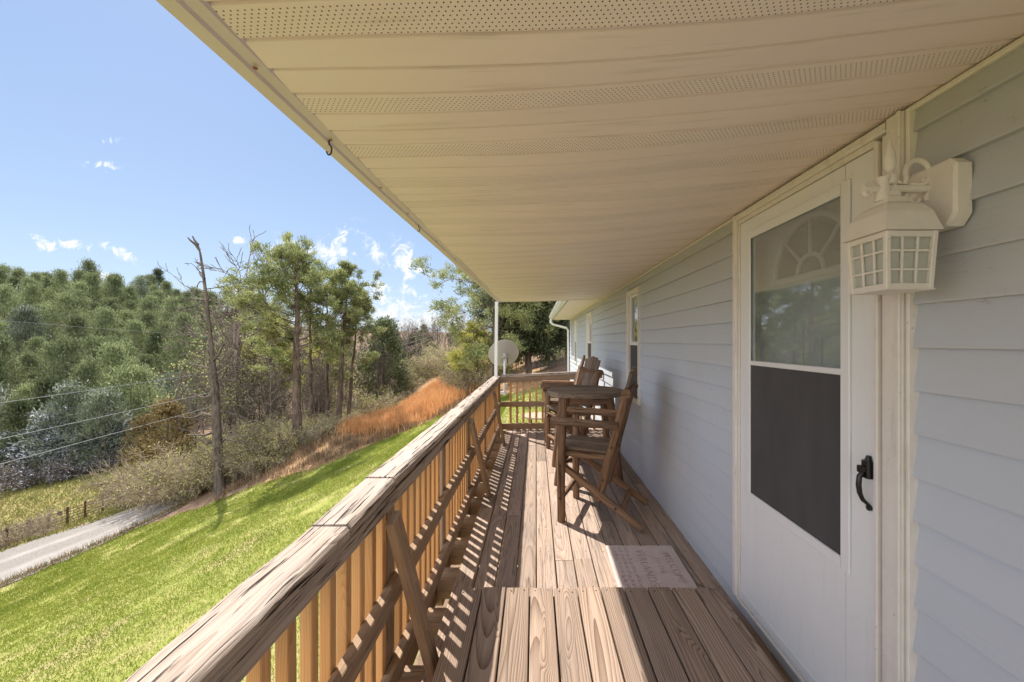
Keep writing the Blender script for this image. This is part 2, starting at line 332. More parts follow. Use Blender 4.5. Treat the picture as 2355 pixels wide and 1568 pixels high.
M['needle'] = leafmat('pine_needles', (.115,.15,.065), (.33,.365,.18), .45, .03)
M['needle_tall'] = leafmat('tall_pine_needles', (.15,.18,.065), (.42,.44,.19), .45, .03)
M['needle_dark'] = leafmat('dark_needles', (.05,.07,.03), (.15,.17,.075), .3, .03)
M['needle_glint'] = leafmat('glint_needles', (.075,.10,.06), (.27,.30,.20), .35, .03, (.45,.48,.46))  # palest tint puts glints of backlit needles into the colour
M['needle_pale_glint'] = leafmat('pale_glint_needles', (.035,.045,.045), (.42,.45,.50), .2, .03, (.78,.80,.84), .36, .75)  # white tints paint the sheen of backlit needles
M['needle_yel'] = leafmat('yellow_needles', (.30,.31,.075), (.56,.53,.15), .5, .03)
M['cedar_brown'] = leafmat('brown_cedar', (.115,.09,.042), (.30,.225,.11), .35)
M['russet'] = leafmat('russet_weeds', (.20,.13,.08), (.42,.30,.19), .3)
M['bud'] = leafmat('spring_buds', (.31,.32,.115), (.56,.54,.25), .45)
M['twig'] = leafmat('twigs', (.22,.175,.125), (.46,.38,.29), .0)
M['twig_grey'] = leafmat('grey_twigs', (.10,.08,.068), (.27,.22,.19), .0)
M['grass'] = leafmat('grass_blades', (.16,.205,.03), (.30,.33,.072), .45, None, (.50,.42,.21))
M['orange'] = leafmat('broom_sedge', (.56,.27,.105), (.76,.44,.21), .4, None, (.70,.54,.33))
M['meadow'] = leafmat('meadow_blades', (.17,.205,.055), (.33,.27,.125), .4)
M['bark'] = barkmat('pine_bark', (.06,.043,.035), (.19,.14,.11))
M['snagbark'] = barkmat('snag_bark', (.045,.036,.032), (.175,.138,.118), 6)
M['pole'] = plain('pole_wood', (.16,.14,.12), .9)
M['wire'] = plain('wire', (.40,.40,.42), .35, .03, bump=0)
M['fence'] = plain('fence_steel', (.10,.06,.04), .8, .3)
# ------------------------------------------------------------------ terrain
def ray(px, py, Y): return ((px-VX)*Y/F, Y, CZ+(VY-py)*Y/F)
CP = [(-.7,-2,-1.9),(-.7,0,-1.9),(-.7,3,-1.75),(-.7,6.5,-1.3),(0,13,-.86),(-.4,24,-.5),(4,13,-.5),(8,0,0),(8,-30,0),(15,20,1.2),(10,40,3.2),(2.2,36,.6),(3.5,52,3.4),(20,60,8),
      (-6,0,-3.7),(-12,4,-5.7),(-6,10,-3.4),(-12,12,-5.6),(-18,8,-8.0),(-25,5,-9.9),(-20,-20,-8.5),
      ray(508,1140,21.8),ray(690,1090,19.7),ray(850,1030,20.3),ray(1000,965,22.3),ray(0,1352,17.5),ray(0,1262,21.3),ray(390,1180,22.2),ray(300,1172,25.2),ray(212,1186,27),ray(0,1268,23),
      ray(100,1130,37),ray(100,1092,45),(-57,28,-13.5),(-70,50,-13.0),(-85,58,-8),(-105,75,-1.5),(-140,100,9.5),(-120,112,11),(-92,120,6),(-72,100,-3),(-52,72,-8.5),(-160,60,4),(-200,90,14),(-75,150,4),
      ray(682,1012,24.5),(-30,50,-8.3),(-19,45,-6.5),ray(850,985,30),ray(1060,850,45),ray(960,925,36),(-25,80,-4.0),(-22,120,-1.5),(-60,200,3),(-10,130,2),(0,90,1.5),(15,120,8),
      (0,400,8),(-250,350,15),(250,300,20),(300,0,10),(200,-200,0),(-300,-200,-20),(0,-300,-8),(-400,0,0),(-400,400,20),(400,600,20),(-100,700,15)]
CP = np.array(CP, dtype=float); _c = 3.0
def _phi(d2): return np.sqrt(d2 + _c*_c)
_n = len(CP); _A = np.zeros((_n+3,_n+3)); _D = ((CP[:,None,:2]-CP[None,:,:2])**2).sum(-1)
_A[:_n,:_n] = _phi(_D) ; _A[:_n,:_n] -= np.eye(_n)*.35
_A[:_n,_n]=1; _A[:_n,_n+1:]=CP[:,:2]; _A[_n,:_n]=1; _A[_n+1:,:_n]=CP[:,:2].T
_w = np.linalg.solve(_A, np.concatenate([CP[:,2], [0,0,0]]))
def zT(X, Y):
    X = np.asarray(X, float); Y = np.asarray(Y, float); sh = X.shape; x = X.ravel(); y = Y.ravel(); out = np.empty(len(x))
    for i in range(0, len(x), 20000):
        a = x[i:i+20000]; b = y[i:i+20000]
        out[i:i+20000] = _phi((a[:,None]-CP[None,:,0])**2+(b[:,None]-CP[None,:,1])**2)@_w[:_n] + _w[_n] + _w[_n+1]*a + _w[_n+2]*b
    return out.reshape(sh)
def z1(x, y): return float(zT(np.array([x]), np.array([y]))[0])
# road centre line (X, Y) and half width
RC = np.array([(-40,-2),(-31,10),(-26.2,19),(-23.2,23.5),(-21.5,27.5),(-20.5,33),(-19,41),(-22,55)], float); RW = 3.1
def seg_dist(X, Y, P):
    d = np.full(X.shape, 1e9)
    for (a, b) in zip(P[:-1], P[1:]):
        ab = b-a; t = np.clip(((X-a[0])*ab[0]+(Y-a[1])*ab[1])/(ab@ab), 0, 1)
        d = np.minimum(d, np.hypot(X-a[0]-t*ab[0], Y-a[1]-t*ab[1]))
    return d
def inpoly(X, Y, P):
    r = np.zeros(X.shape, bool); n = len(P); j = n-1
    for i in range(n):
        xi, yi = P[i]; xj, yj = P[j]
        c = ((yi > Y) != (yj > Y)) & (X < (xj-xi)*(Y-yi)/(yj-yi+1e-12)+xi); r ^= c; j = i
    return r
ORANGE = [(-13,25.5),(-12,33),(-9.6,47),(-7,48.5),(-5.0,40),(-4.4,32),(-4.8,26),(-5.4,23.4),(-8.2,22.3)]
def road_x(Y): return np.interp(Y, RC[:,1], RC[:,0])
def lawn_edge(X): return np.interp(X, [-40,-19,-17,-11,-5.5,0,2,8], [19,21.4,20.6,19.8,22.5,20,19,17])
def lawn_mask(X, Y):
    m = (Y < lawn_edge(X)) & (X > road_x(np.clip(Y,-2,55)) + RW + .45) & (X < 14) & ~((X > -1.25) & (X < 9) & (Y > -4) & (Y < 6.9))
    return m
gx = np.concatenate([-32-np.cumsum(np.geomspace(.7,60,34))[::-1], np.arange(-32,8,.5), 8+np.cumsum(np.geomspace(.6,60,32))-.6])
gy = np.concatenate([-3-np.cumsum(np.geomspace(.7,60,26))[::-1], np.arange(-3,34,.5), 34+np.cumsum(np.geomspace(.6,60,36))-.6])
GX, GY = np.meshgrid(gx, gy); GZ = zT(GX, GY)
idx = np.arange(GX.size).reshape(GX.shape)
quads = np.stack([idx[:-1,:-1], idx[:-1,1:], idx[1:,1:], idx[1:,:-1]], -1).reshape(-1,4)
lm = lawn_mask(GX, GY).astype(float)
stw = ((GY > lawn_edge(GX)-.4) & (GX > -14) & (GX < 1) & (GY < 60) & (GX < 1-(GY-20)*.12)).astype(float)
me_ = ((GX < road_x(np.clip(GY,-2,55))-1.5) & (GX > -62) & (GY < 52)).astype(float)
gm = mesh_np('ground', np.stack([GX,GY,GZ],-1).reshape(-1,3), [quads], [M['ground']], attrs={'lawn':lm.ravel(),'straw':stw.ravel(),'meadow':me_.ravel()}, smooth=True)
tag(put(bpy.data.objects.new('ground', gm)), kind='structure')
# road sheet
def make_road():
    T = [];
    for a, b in zip(RC[:-1], RC[1:]):
        n = max(2, int(np.hypot(*(b-a))/.4)); T += [a+(b-a)*i/n for i in range(n)]
    T.append(RC[-1]); T = np.array(T)
    for _ in range(6): T[1:-1] = (T[:-2]+2*T[1:-1]+T[2:])/4
    d = np.gradient(T, axis=0); d /= np.hypot(d[:,0], d[:,1])[:,None]; nr = np.stack([d[:,1], -d[:,0]], -1)
    K = 14; fr = np.linspace(-1, 1, K); V=[]; tr=[]
    for i in range(len(T)):
        wl = RW+rng.normal(0,.10); wr = RW+rng.normal(0,.10)
        for f in fr:
            p = T[i]+nr[i]*f*(wr if f>0 else wl); V.append((p[0],p[1],0)); tr.append(max(math.exp(-((f+.25)/.09)**2)*.7, math.exp(-((f-.45)/.09)**2), math.exp(-((f-.8)/.14)**2)))
    V = np.array(V); V[:,2] = zT(V[:,0],V[:,1])+.035
    I = np.arange(len(V)).reshape(len(T),K); q = np.stack([I[:-1,:-1],I[:-1,1:],I[1:,1:],I[1:,:-1]],-1).reshape(-1,4)
    tag(put(bpy.data.objects.new('road', mesh_np('road', V, [q], [M['road']], attrs={'track':tr}, smooth=True))), kind='structure')
make_road()
# ------------------------------------------------------------------ foliage generators (numpy)
def unit(v): return v/np.maximum(np.linalg.norm(v, axis=-1, keepdims=True), 1e-9)
def blades(P, D, L, Wd):
    n = len(P); s = unit(np.cross(D, rng.normal(size=(n,3)))); L = np.broadcast_to(L,(n,))[:,None]; Wd = np.broadcast_to(Wd,(n,))[:,None]
    V = np.stack([P, P+D*L*.45+s*Wd*.5, P+D*L, P+D*L*.45-s*Wd*.5], 1).reshape(-1,3)
    return V, np.arange(4*n).reshape(n,4)
def tubes(segs):
    """segs: (p0,p1,r0,r1) -> triangular prisms"""
    A = np.array([s[0] for s in segs]); B = np.array([s[1] for s in segs]); r0 = np.maximum(np.array([s[2] for s in segs])[:,None], .013); r1 = np.maximum(np.array([s[3] for s in segs])[:,None], .009)
    d = unit(B-A); u = unit(np.cross(d, np.where(np.abs(d[:,2:3])>.9, np.array([[1.,0,0]]), np.array([[0,0,1.]])))); v = np.cross(d,u)
    big = r0[:,0] > .06; K = 3; ring = []
    for base, r in ((A,r0),(B,r1)):
        for j in range(K):
            a = 2*math.pi*j/K; ring.append(base+u*np.cos(a)*r+v*np.sin(a)*r)
    V = np.stack(ring,1).reshape(-1,3); n = len(A); o = (np.arange(n)*2*K)[:,None]
    q = np.concatenate([o+np.array([[j,(j+1)%K,K+(j+1)%K,K+j]]) for j in range(K)],0)
    return V, q
def join(parts):
    V=[]; Fq=[]; mi=[]; T=[]; o=0
    for (v,f,m,t) in parts:
        V.append(v); Fq.append(f+o); mi.append(m); T.append(np.broadcast_to(t,(len(v),)) if np.ndim(t)==0 else t); o += len(v)
    return np.concatenate(V), Fq, mi, np.concatenate(T)
def clump_leaves(C, per, spread, L, Wd, outc=None, up=.35, tint_sd=.16, outw=.8):
    n = len(C); tc = np.clip(rng.normal(.5,.24,n),0,1)
    P = np.repeat(C, per, 0)+rng.normal(size=(n*per,3))*np.repeat(np.broadcast_to(spread,(n,)),per)[:,None]*np.array([1,1,.7])
    out = unit(P-(outc if outc is not None else C.mean(0))); D = unit(out*outw+rng.normal(size=P.shape)*.7+np.array([0,0,up]))
    V, q = blades(P, D, L*rng.uniform(.6,1.3,len(P)), Wd)
    t = np.clip(np.repeat(tc,per)+rng.normal(0,tint_sd,len(P)),0,1); return V, q, np.repeat(t,4)
def pine_small(H=10, Rm=2.8, n=75, per=36, L=.55, Wd=.15, base=.08, top=.25, pt=1.7):
    t = rng.uniform(base,1,n)**.85; prof = np.where(t<.3, .75+.25*(t/.3), np.clip(1-((t-.3)/.7)**pt,0,1)*.95+.05)
    a = rng.uniform(0,2*math.pi,n); r = Rm*prof*np.sqrt(rng.uniform(.25,1,n)); C = np.stack([r*np.cos(a), r*np.sin(a), t*H],-1)
    V,q,tt = clump_leaves(C, per, .12*Rm+.15, L, Wd, np.array([0,0,H*.35]))
    tv, tq = tubes([((0,0,-.5),(0,0,H*.9),.14,.03)])
    return join([(V,q,0,tt),(tv,tq,1,.5)])
def grow(p, d, ln, r, lev, segs, tips, bend=.25, up=.1, nb=(3,5), shrink=.62, ang=.9, lmin=.15):
    n = 4; p = np.array(p,float); d = np.array(d,float); kids=[]
    for i in range(n):
        d2 = unit(d+rng.normal(0,bend,3)+np.array([0,0,up])); q = p+d2*ln/n; ra = r*(1-.14*i); rb = r*(1-.14*(i+1))
        segs.append((p.copy(), q.copy(), ra, rb)); kids.append((q.copy(), d2.copy(), rb)); p = q; d = d2
    if lev <= 0 or ln < lmin: tips.append((p, d)); return
    for k in range(rng.integers(nb[0], nb[1]+1)):
        b = kids[rng.integers(1, n)]; side = unit(np.cross(b[1], rng.normal(size=3))); dd = unit(b[1]+side*ang*rng.uniform(.6,1.3))
        grow(b[0], dd, ln*shrink*rng.uniform(.7,1.15), b[2]*.62, lev-1, segs, tips, bend, up, nb, shrink, ang, lmin)
    grow(p, d, ln*shrink, r*.4, lev-1, segs, tips, bend, up, nb, shrink, ang, lmin)
def bare_tree(H=9, lev=4, r=.13, buds=0, spread=.8):
    segs=[]; tips=[]; z=0; p=np.zeros(3); d=np.array([0,0,1.])
    trunk=[]; n=7
    for i in range(n):
        q = p+unit(d+rng.normal(0,.10,3))*H*.8/n; ra=r*(1-.12*i); segs.append((p.copy(),q.copy(),ra,r*(1-.12*(i+1)))); p=q
        if i>=2:
            for k in range(rng.integers(2,4)):
                a=rng.uniform(0,6.28); dd=unit(np.array([math.cos(a)*spread,math.sin(a)*spread,rng.uniform(.3,1.0)])); grow(p,dd,H*.24*rng.uniform(.6,1.2)*(1.1-.08*i),ra*.5,lev-2,segs,tips,.28,.10)
    grow(p,np.array([0,0,1.]),H*.2,r*.25,lev-2,segs,tips,.25,.1)
    V,q=tubes(segs); tt=np.repeat(rng.uniform(0,1,len(segs)),6); parts=[(V,q,0,tt)]
    if buds:
        P=np.array([t[0] for t in tips]); P=np.repeat(P,buds,0)+rng.normal(0,.22,(len(P)*buds,3)); D=unit(rng.normal(size=P.shape)); v,f=blades(P,D,.14,.09); parts.append((v,f,1,np.repeat(rng.uniform(0,1,len(P)),4)))
    return join(parts)
def shrub(H=2.5, Rm=2.0, stems=55, twigs=9, leaves=900, lw=.05, ll=.10, arch=.5):
    segs=[]; P=[]
    for i in range(stems):
        a=rng.uniform(0,6.28); rr=Rm*math.sqrt(rng.uniform(0,.35)); p=np.array([rr*math.cos(a),rr*math.sin(a),-.1]); d=unit(np.array([math.cos(a)*rng.uniform(.1,1.0),math.sin(a)*rng.uniform(.1,1.0),1.0])); ln=H*rng.uniform(.7,1.25)
        for k in range(5):
            d=unit(d+np.array([math.cos(a)*.12,math.sin(a)*.12,-.13*arch])+rng.normal(0,.12,3)); q=p+d*ln/5; r0=.024*(1-k*.17); segs.append((p.copy(),q.copy(),r0,r0*.8)); p=q; P.append(p.copy())
            for t in range(twigs if k>0 else 2):
                d3=unit(d*.7+rng.normal(0,.6,3)); b=p-d*rng.uniform(0,ln/5); e=b+d3*rng.uniform(.2,.6)*H*.35; segs.append((b,e,.011,.005)); P.append(e)
    V,q=tubes(segs); tt=np.repeat(rng.uniform(0,1,len(segs)),6); parts=[(V,q,0,tt)]
    if leaves:
        P=np.array(P); c=P[rng.integers(0,len(P),leaves)]+rng.normal(0,.10,(leaves,3)); D=unit(rng.normal(size=c.shape)+np.array([0,0,.6])); v,f=blades(c,D,ll*rng.uniform(.6,1.4,leaves),lw); parts.append((v,f,1,np.repeat(rng.uniform(0,1,leaves),4)))
    return join(parts)
def big_pine(H, crown_lo, Rm, r0, nbr=46, per=30, lean=(0,0), L=.34, Wd=.055, yel=.0, flat=.6, dead=8, side=None):
    """trunk and crown meshes: limbs carry tufts of needles at their ends"""
    segs=[]; tips=[]; n=16; P=[np.array([lean[0]*(i/n)**1.5*H, lean[1]*(i/n)**1.5*H, H*.95*i/n-.3])+np.append(rng.normal(0,.04*H/16,2),0) for i in range(n+1)]
    tr=MB(); rads=[r0*(1-.82*(i/n)**1.1) for i in range(n+1)]; rads[0]*=1.25
    tr.tube([Vector(p) for p in P], rads, k=12, jit=.06)
    for b in range(nbr):
        t=crown_lo+(1-crown_lo)*((b+.5)/nbr)**.85; x=t*n; i=min(int(x),n-1); p=P[i]+(P[i+1]-P[i])*(x-i)
        u=(t-crown_lo)/(1-crown_lo); prof=(.6+.4*min(u/.25,1))*math.sqrt(max(0,1-(.94*u)**2))
        a=rng.uniform(0,6.28) if side is None else side+rng.normal(0,.9); ln=Rm*max(prof,.22)*rng.uniform(.7,1.12); el=.08+.95*u**2+rng.normal(0,.12)
        d=np.array([math.cos(a)*math.cos(el),math.sin(a)*math.cos(el),math.sin(el)]); grow(p,d,ln*.66,r0*.22*(1.15-t*.7),2,segs,tips,.20,.06,(3,4),.52,.75)
    for b in range(dead):
        t=rng.uniform(.15,crown_lo+.1); x=t*n; i=min(int(x),n-1); p=P[i]; a=rng.uniform(0,6.28); grow(p,np.array([math.cos(a),math.sin(a),.1]),Rm*.35*rng.uniform(.5,1.1),.03,1,segs,[],.3,.02)
    sv,sq=tubes(segs); C=np.array([t[0] for t in tips]); 
    return tr, (sv,sq), C
def obj_tree(name, label, loc, data, mats, group=None, scale=1, rz=None, cat='tree'):
    V,Fq,mi,T=data; me=mesh_np(name,V,Fq,mats,mi,{'tint':T}); o=put(bpy.data.objects.new(name,me)); o.location=loc; o.scale=(scale,)*3; o.rotation_euler=(0,0,rng.uniform(0,6.28) if rz is None else rz); return tag(o,label,cat,group)
def parts_tree(name, label, loc, trunk_mesh, limb, leaf, leafmat_, bark, group=None, twigm=None):
    t=empty(name,label,'tree',loc,0,group)
    o=trunk_mesh.build('trunk',bark,t)
    V,Fq,mi,T=join([(limb[0],limb[1],0,.4)]); put(bpy.data.objects.new('limbs',mesh_np('limbs',V,Fq,[twigm or bark],mi,{'tint':T})),t)
    if leaf is not None:
        V,q,tt=leaf; put(bpy.data.objects.new('crown',mesh_np('crown',V,[q],[leafmat_],[0],{'tint':tt})),t)
    return t
def XY(px, Y): return ((px-VX)*Y/F, Y)
def on(px, Y, dz=-.05): x,y=XY(px,Y); return (x,y,z1(x,y)+dz)
def hgt(px, Y, ytop): return CZ+(VY-ytop)*Y/F - on(px,Y,0)[2]
# ================================================================== LANDSCAPE
def landscape():
    # --- pines on the far hillside: eight seed meshes, each tree an object of its own
    seeds = []
    for k in range(8):
        H = 9; Rm = [2.5,2.9,2.2,3.1,2.6,2.0,2.8,2.4][k]
        dk = pine_small(H, Rm*1.15, 95, 54, .44, .10, .05, .2, [1.4,1.1,1.25,1.6,1.3,1.0,1.4,1.5][k])
        seeds.append(mesh_np('hillside_pine', dk[0], dk[1], [M['needle'] if k < 5 else M['needle_dark'] if k == 5 else M['needle_glint'], M['bark']], dk[2], {'tint': dk[3]}))
    pts = []
    def far_enough(x, y, r): return all((x-a)**2+(y-b)**2 > r*r for a, b in pts)
    tries = 0
    while len(pts) < 262 and tries < 60000:
        tries += 1; Y = rng.uniform(44, 132)**1.0; px = rng.uniform(-70, 640)
        x, y = XY(px, Y)
        if Y < 44+max(0,(px-250))*.08: continue
        if Y > 118 and px > 420 and rng.random() < .4: continue
        if far_enough(x, y, 3.6+.012*Y):
            pts.append((x, y))
    for (x, y) in pts:
        px = VX+F*x/y
        low = y < 53 and px < 280
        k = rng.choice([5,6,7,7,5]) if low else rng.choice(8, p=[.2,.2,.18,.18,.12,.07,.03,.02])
        o = put(bpy.data.objects.new('hillside_pine', seeds[k])); s = rng.choice([.7,.85,.95,1.1,1.25], p=[.12,.25,.33,.22,.08])*rng.uniform(.92,1.08); o.location = (x, y, z1(x,y)-.2); o.scale = (s*rng.uniform(.9,1.1), s, s*rng.uniform(.9,1.2)); o.rotation_euler = (0,0,rng.uniform(0,6.28))
        tag(o, 'green pine in the dense wood covering the left hillside', 'tree', 'pines covering the left hillside')
    # --- pines at the foot of the hill, backlit glints painted as whitish needles
    fr = [mesh_np('glinting_pine', d[0], d[1], [M['needle_pale_glint'], M['bark']], d[2], {'tint': d[3]}) for d in (pine_small(7, 2.6, 80, 40, .42, .11, .02), pine_small(6, 2.3, 70, 40, .42, .11, .02))]
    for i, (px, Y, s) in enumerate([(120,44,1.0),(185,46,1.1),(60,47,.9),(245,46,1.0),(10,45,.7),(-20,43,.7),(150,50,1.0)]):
        o = put(bpy.data.objects.new('glinting_pine', fr[i%2])); o.location = on(px,Y,-.3); o.scale = (s*1.15,s*1.15,s); o.rotation_euler = (0,0,i*1.3); tag(o, 'pine at the foot of the left hillside with blue-white glints painted on its needles', 'tree', 'pines with painted glints at the foot of the hill')
    # --- brown cedars near the meadow
    d = pine_small(5.5, 1.7, 70, 45, .32, .10, .05); cm = mesh_np('brown_cedar', d[0], d[1], [M['cedar_brown'], M['bark']], d[2], {'tint': d[3]})
    for i, (px, Y, s) in enumerate([(335,38,.95),(385,37,1.15),(420,40,.8)]):
        o = put(bpy.data.objects.new('brown_cedar', cm)); o.location = on(px,Y,-.2); o.scale=(s,s,s); o.rotation_euler=(0,0,i*2.1); tag(o, 'small orange-brown cedar beyond the road, left of the dead trunk', 'tree', 'orange-brown cedars beyond the road')
    # --- the dead snag: leaning bare trunk
    Y0 = 21.8; t = empty('dead_tree', 'tall leaning dead tree with stripped bark and broken bare branches at the lawn edge', 'tree', on(508,Y0,0))
    L = Vector(t.location); W3 = lambda px, py, dy=0: Vector(ray(px,py,Y0+dy))-L
    mb = MB(); pth = [(510,1165),(508,1140),(503,1060),(498,980),(494,900),(488,820),(480,740),(474,680),(467,625),(461,585),(455,560)]
    rad = [.36,.27,.23,.22,.19,.13,.09,.08,.06,.045,.03]
    mb.tube([W3(*p) for p in pth], rad, 12, jit=.10)
    mb.build('trunk', M['snagbark'], t)
    mb = MB()
    for P in [[(459,575),(449,562),(437,552),(432,546)],[(455,562),(448,553),(443,543)],[(478,688),(462,690),(440,688),(424,689)],[(484,760),(470,752),(452,738)],[(490,850),(466,842),(438,838)],[(494,905),(470,915),(440,905)],[(497,960),(470,950),(440,962),(410,958)],
              [(488,830),(503,815),(516,790)],[(492,880),(510,868),(530,835)],[(500,1010),(478,1020),(452,1005)],[(499,990),(475,1000),(430,1000)],[(470,640),(462,632),(458,625)],[(465,610),(456,604),(450,603)],[(482,740),(470,735),(455,710),(448,695)],[(476,690),(481,680),(484,678)]]:
        n=len(P); dz=rng.uniform(-.8,.8); pp=[W3(p[0],p[1],dz*i/n) for i,p in enumerate(P)]; mb=MB(); mb.tube(pp,[.065*(1-.75*i/(n-1))+.012 for i in range(n)],5); mb.build('broken_branch', M['snagbark'], t)
    for k in range(22):
        f=rng.uniform(.12,.80); i=int(f*10); b=W3(*pth[i]).lerp(W3(*pth[min(i+1,10)]), f*10-i); a=rng.choice([0,math.pi])+rng.normal(0,.8); sg=[]; ln=rng.uniform(.8,2.4)*(1.15-.6*f)
        grow(np.array(b), np.array([math.cos(a),math.sin(a)*.6,rng.uniform(-.15,.5)]), ln, .045*(1.2-.6*f), 2, sg, [], .22, .02, (1,3), .55, .7); V,Q=tubes(sg)
        put(bpy.data.objects.new('dead_branch', mesh_np('dead_branch',V,[Q],[M['snagbark']])),t)
    # --- big pines of the wood edge
    def pine(label, px, Y, ytop, r0, crown_lo, Rm, leaf, nbr=46, per=60, lean=(0,0), spread=.27, L=.22, Wd=.048, side=None, group=None, name='tall_pine', dead=8):
        H = hgt(px, Y, ytop); tr, limb, C = big_pine(H, crown_lo, Rm, r0, int(nbr*.62), per, lean, side=side, dead=dead)
        V, q, tt = clump_leaves(C, int(per*.88), spread*.42, L, Wd, None, .6)
        # tufts point away from the crown axis
        return parts_tree(name, label, on(px,Y,0), tr, limb, (V,q,tt), leaf, M['bark'], group)
    pine('tallest round-topped pine with a thick dark trunk, left of the grouped pines', 682, 24.5, 583, .30, .47, 3.8, M['needle_tall'], 56, 40)
    pine('slender pine with a long bare trunk just right of the tallest pine', 714, 27, 640, .17, .62, 2.4, M['needle_tall'], 24, 36)
    pine('forked round-topped pine on the right of the grouped pines', 778, 28, 612, .21, .55, 3.0, M['needle_tall'], 44, 40, lean=(.06,0))
    pine('pine with a thin trunk between two larger pines of the group', 752, 30, 650, .18, .60, 2.3, M['needle_tall'], 22, 36)
    pine('pine leaning slightly right at the right end of the grouped pines', 800, 31, 680, .17, .50, 2.7, M['needle_tall'], 28, 36, lean=(.08,0))
    pine('yellow-green bushy pine left of the tallest pine', 615, 34, 705, .13, .40, 2.5, M['needle_yel'], 34, 40)
    pine('low yellow-green pine behind the thin trunks of the group', 745, 42, 765, .16, .2, 3.2, M['needle_yel'], 34, 34)
    # --- dark cedar right of the pines
    d = pine_small(8.0, 2.5, 150, 60, .34, .11, .04, .2, 1.15); obj_tree('dark_cedar','dark green bushy cedar at the right end of the wood edge',on(882,46,-.2),d,[M['needle_dark'],M['bark']])
    o = bpy.data.objects['dark_cedar']; s = hgt(882,46,742)/8.0; o.scale = (s,s,s)
    # --- bare trees in the wood
    bt = [mesh_np('bare_tree', d[0], d[1], [M['twig_grey'], M['bud']], d[2], {'tint': d[3]}) for d in (bare_tree(8,4,.15,0,.8), bare_tree(8,4,.13,0,.9), bare_tree(7.5,4,.09,2), bare_tree(8,4,.10,0,.6))]
    for i, (px, Y, yt) in enumerate([(556,31,640),(535,34,720),(590,33,800),(630,36,830),(655,41,820),(600,44,780),(575,40,760),(540,42,780),(720,42,830),(445,36,860),(470,40,830),(520,30,850),(640,32,880),(690,44,800),(815,47,800),(780,50,790),(850,52,790),(425,46,860),(500,46,760),(745,38,860),(610,52,740),(700,55,760)]+[(rng.uniform(520,900),rng.uniform(40,62),rng.uniform(770,840)) for _ in range(55)]+[(rng.choice([rng.uniform(520,650),rng.uniform(715,740)]),rng.uniform(27,36),rng.uniform(820,920)) for _ in range(30)]):
        o = put(bpy.data.objects.new('bare_tree', bt[i%4])); o.location = on(px,Y,-.2); h = hgt(px,Y,yt)/7.2; o.scale=(h,h,h); o.rotation_euler=(0,0,i*1.7)
        tag(o, 'tall bare grey deciduous tree close behind the dead trunk' if i==0 else 'thin leafless grey tree in the wood edge among the pines', 'tree', None if i==0 else 'leafless trees of the wood edge')
    # --- brush along the lawn edge
    sh = [shrub(2.6,2.0,70,10,3600,.055,.11), shrub(2.3,2.3,80,10,2800,.055,.11), shrub(2.0,1.8,65,10,4000,.055,.11)]
    shm = [mesh_np('olive_shrub', d[0], d[1], [M['twig'], M['bud']], d[2], {'tint': d[3]}) for d in sh]
    gb = [mesh_np('bare_shrub', d[0], d[1], [M['twig'], M['bud']], d[2], {'tint': d[3]}) for d in (shrub(3.0,2.6,80,11,1500,.045,.10,arch=1.1), shrub(2.4,2.0,70,11,500,arch=.8))]
    n=0
    for (px, Y, s, k) in [(560,22.6,.95,0),(590,23.5,1.0,1),(620,23,.95,2),(655,24.5,1.0,0),(540,24.5,1.1,2),(575,26,1.2,0),(640,27,1.2,1),(680,26,.9,2),(455,25,1.1,0),(430,27,1.2,1),(480,24,1.0,2),(400,29,1.2,0),(525,22.5,.8,1),(350,31,1.1,2),(500,27,1.2,0),
                          (730,30,1.2,0),(760,33,1.3,2),(790,36,1.3,1),(830,38,1.4,0),(870,42,1.4,2),(910,47,1.4,0),(945,52,1.5,1),(975,55,1.5,0),(1005,58,1.6,2),(1035,52,1.5,0),(1060,46,1.4,1),(1075,38,1.3,2),(1090,32,1.1,0),(1100,27,.9,1),(700,29,1.0,1),(720,35,1.3,0),(1040,60,1.7,0),(960,62,1.7,2),(1120,30,1.0,2),(1110,36,1.2,0),(698,24.5,.6,1),(722,25.5,.7,0),(745,27,.75,2),(712,27.5,.8,1),(765,29,.8,0)]:
        Y += 1.7 if 430 < px < 600 and Y < 25 else 0
        o = put(bpy.data.objects.new('olive_shrub', shm[k])); o.location = on(px,Y,-.1); s*=.92; o.scale=(s,s,s*rng.uniform(.85,1.15)); o.rotation_euler=(0,0,rng.uniform(0,6.28))
        tag(o, 'twiggy olive-green shrub in the brush along the lawn edge' if px < 700 else 'twiggy olive-green shrub beyond the orange grass', 'shrub', 'olive brush along the lawn edge' if px < 700 else 'olive shrubs beyond the orange grass')
    for i, (px, Y, s, k, lb) in enumerate([(352,27.2,.82,0,'arching bare grey-brown bush spilling over the gravel road'),(412,25.6,.8,0,'bare grey-brown bush between the gravel road and the dead trunk'),(452,24.6,.75,1,'low bare brown thicket just left of the dead trunk'),(35,22.6,.6,1,'bare brown bush in front of the fence at the left edge'),(-15,23,.65,1,'bare brown bush partly outside the left edge of the picture'),(552,23.2,.55,1,'low bare bramble just right of the dead trunk'),(600,22.2,.55,1,'low bare bramble under the olive brush')]):
        o = put(bpy.data.objects.new('bare_shrub', gb[k])); o.location = on(px,Y,-.1); o.scale=(s,s,s*1.45); o.rotation_euler=(0,0,i*2.0); tag(o, lb, 'shrub')
    d = shrub(3.2,3.0,80,10,3000,.08,.16); pg = mesh_np('pale_shrub', d[0], d[1], [M['twig_grey'], M['needle_pale_glint']], d[2], {'tint': d[3]})
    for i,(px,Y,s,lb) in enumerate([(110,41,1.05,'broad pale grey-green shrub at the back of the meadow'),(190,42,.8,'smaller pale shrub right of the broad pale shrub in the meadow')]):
        o = put(bpy.data.objects.new('pale_shrub', pg)); o.location = on(px,Y,-.1); o.scale=(s*1.2,s,s); tag(o, lb, 'shrub')
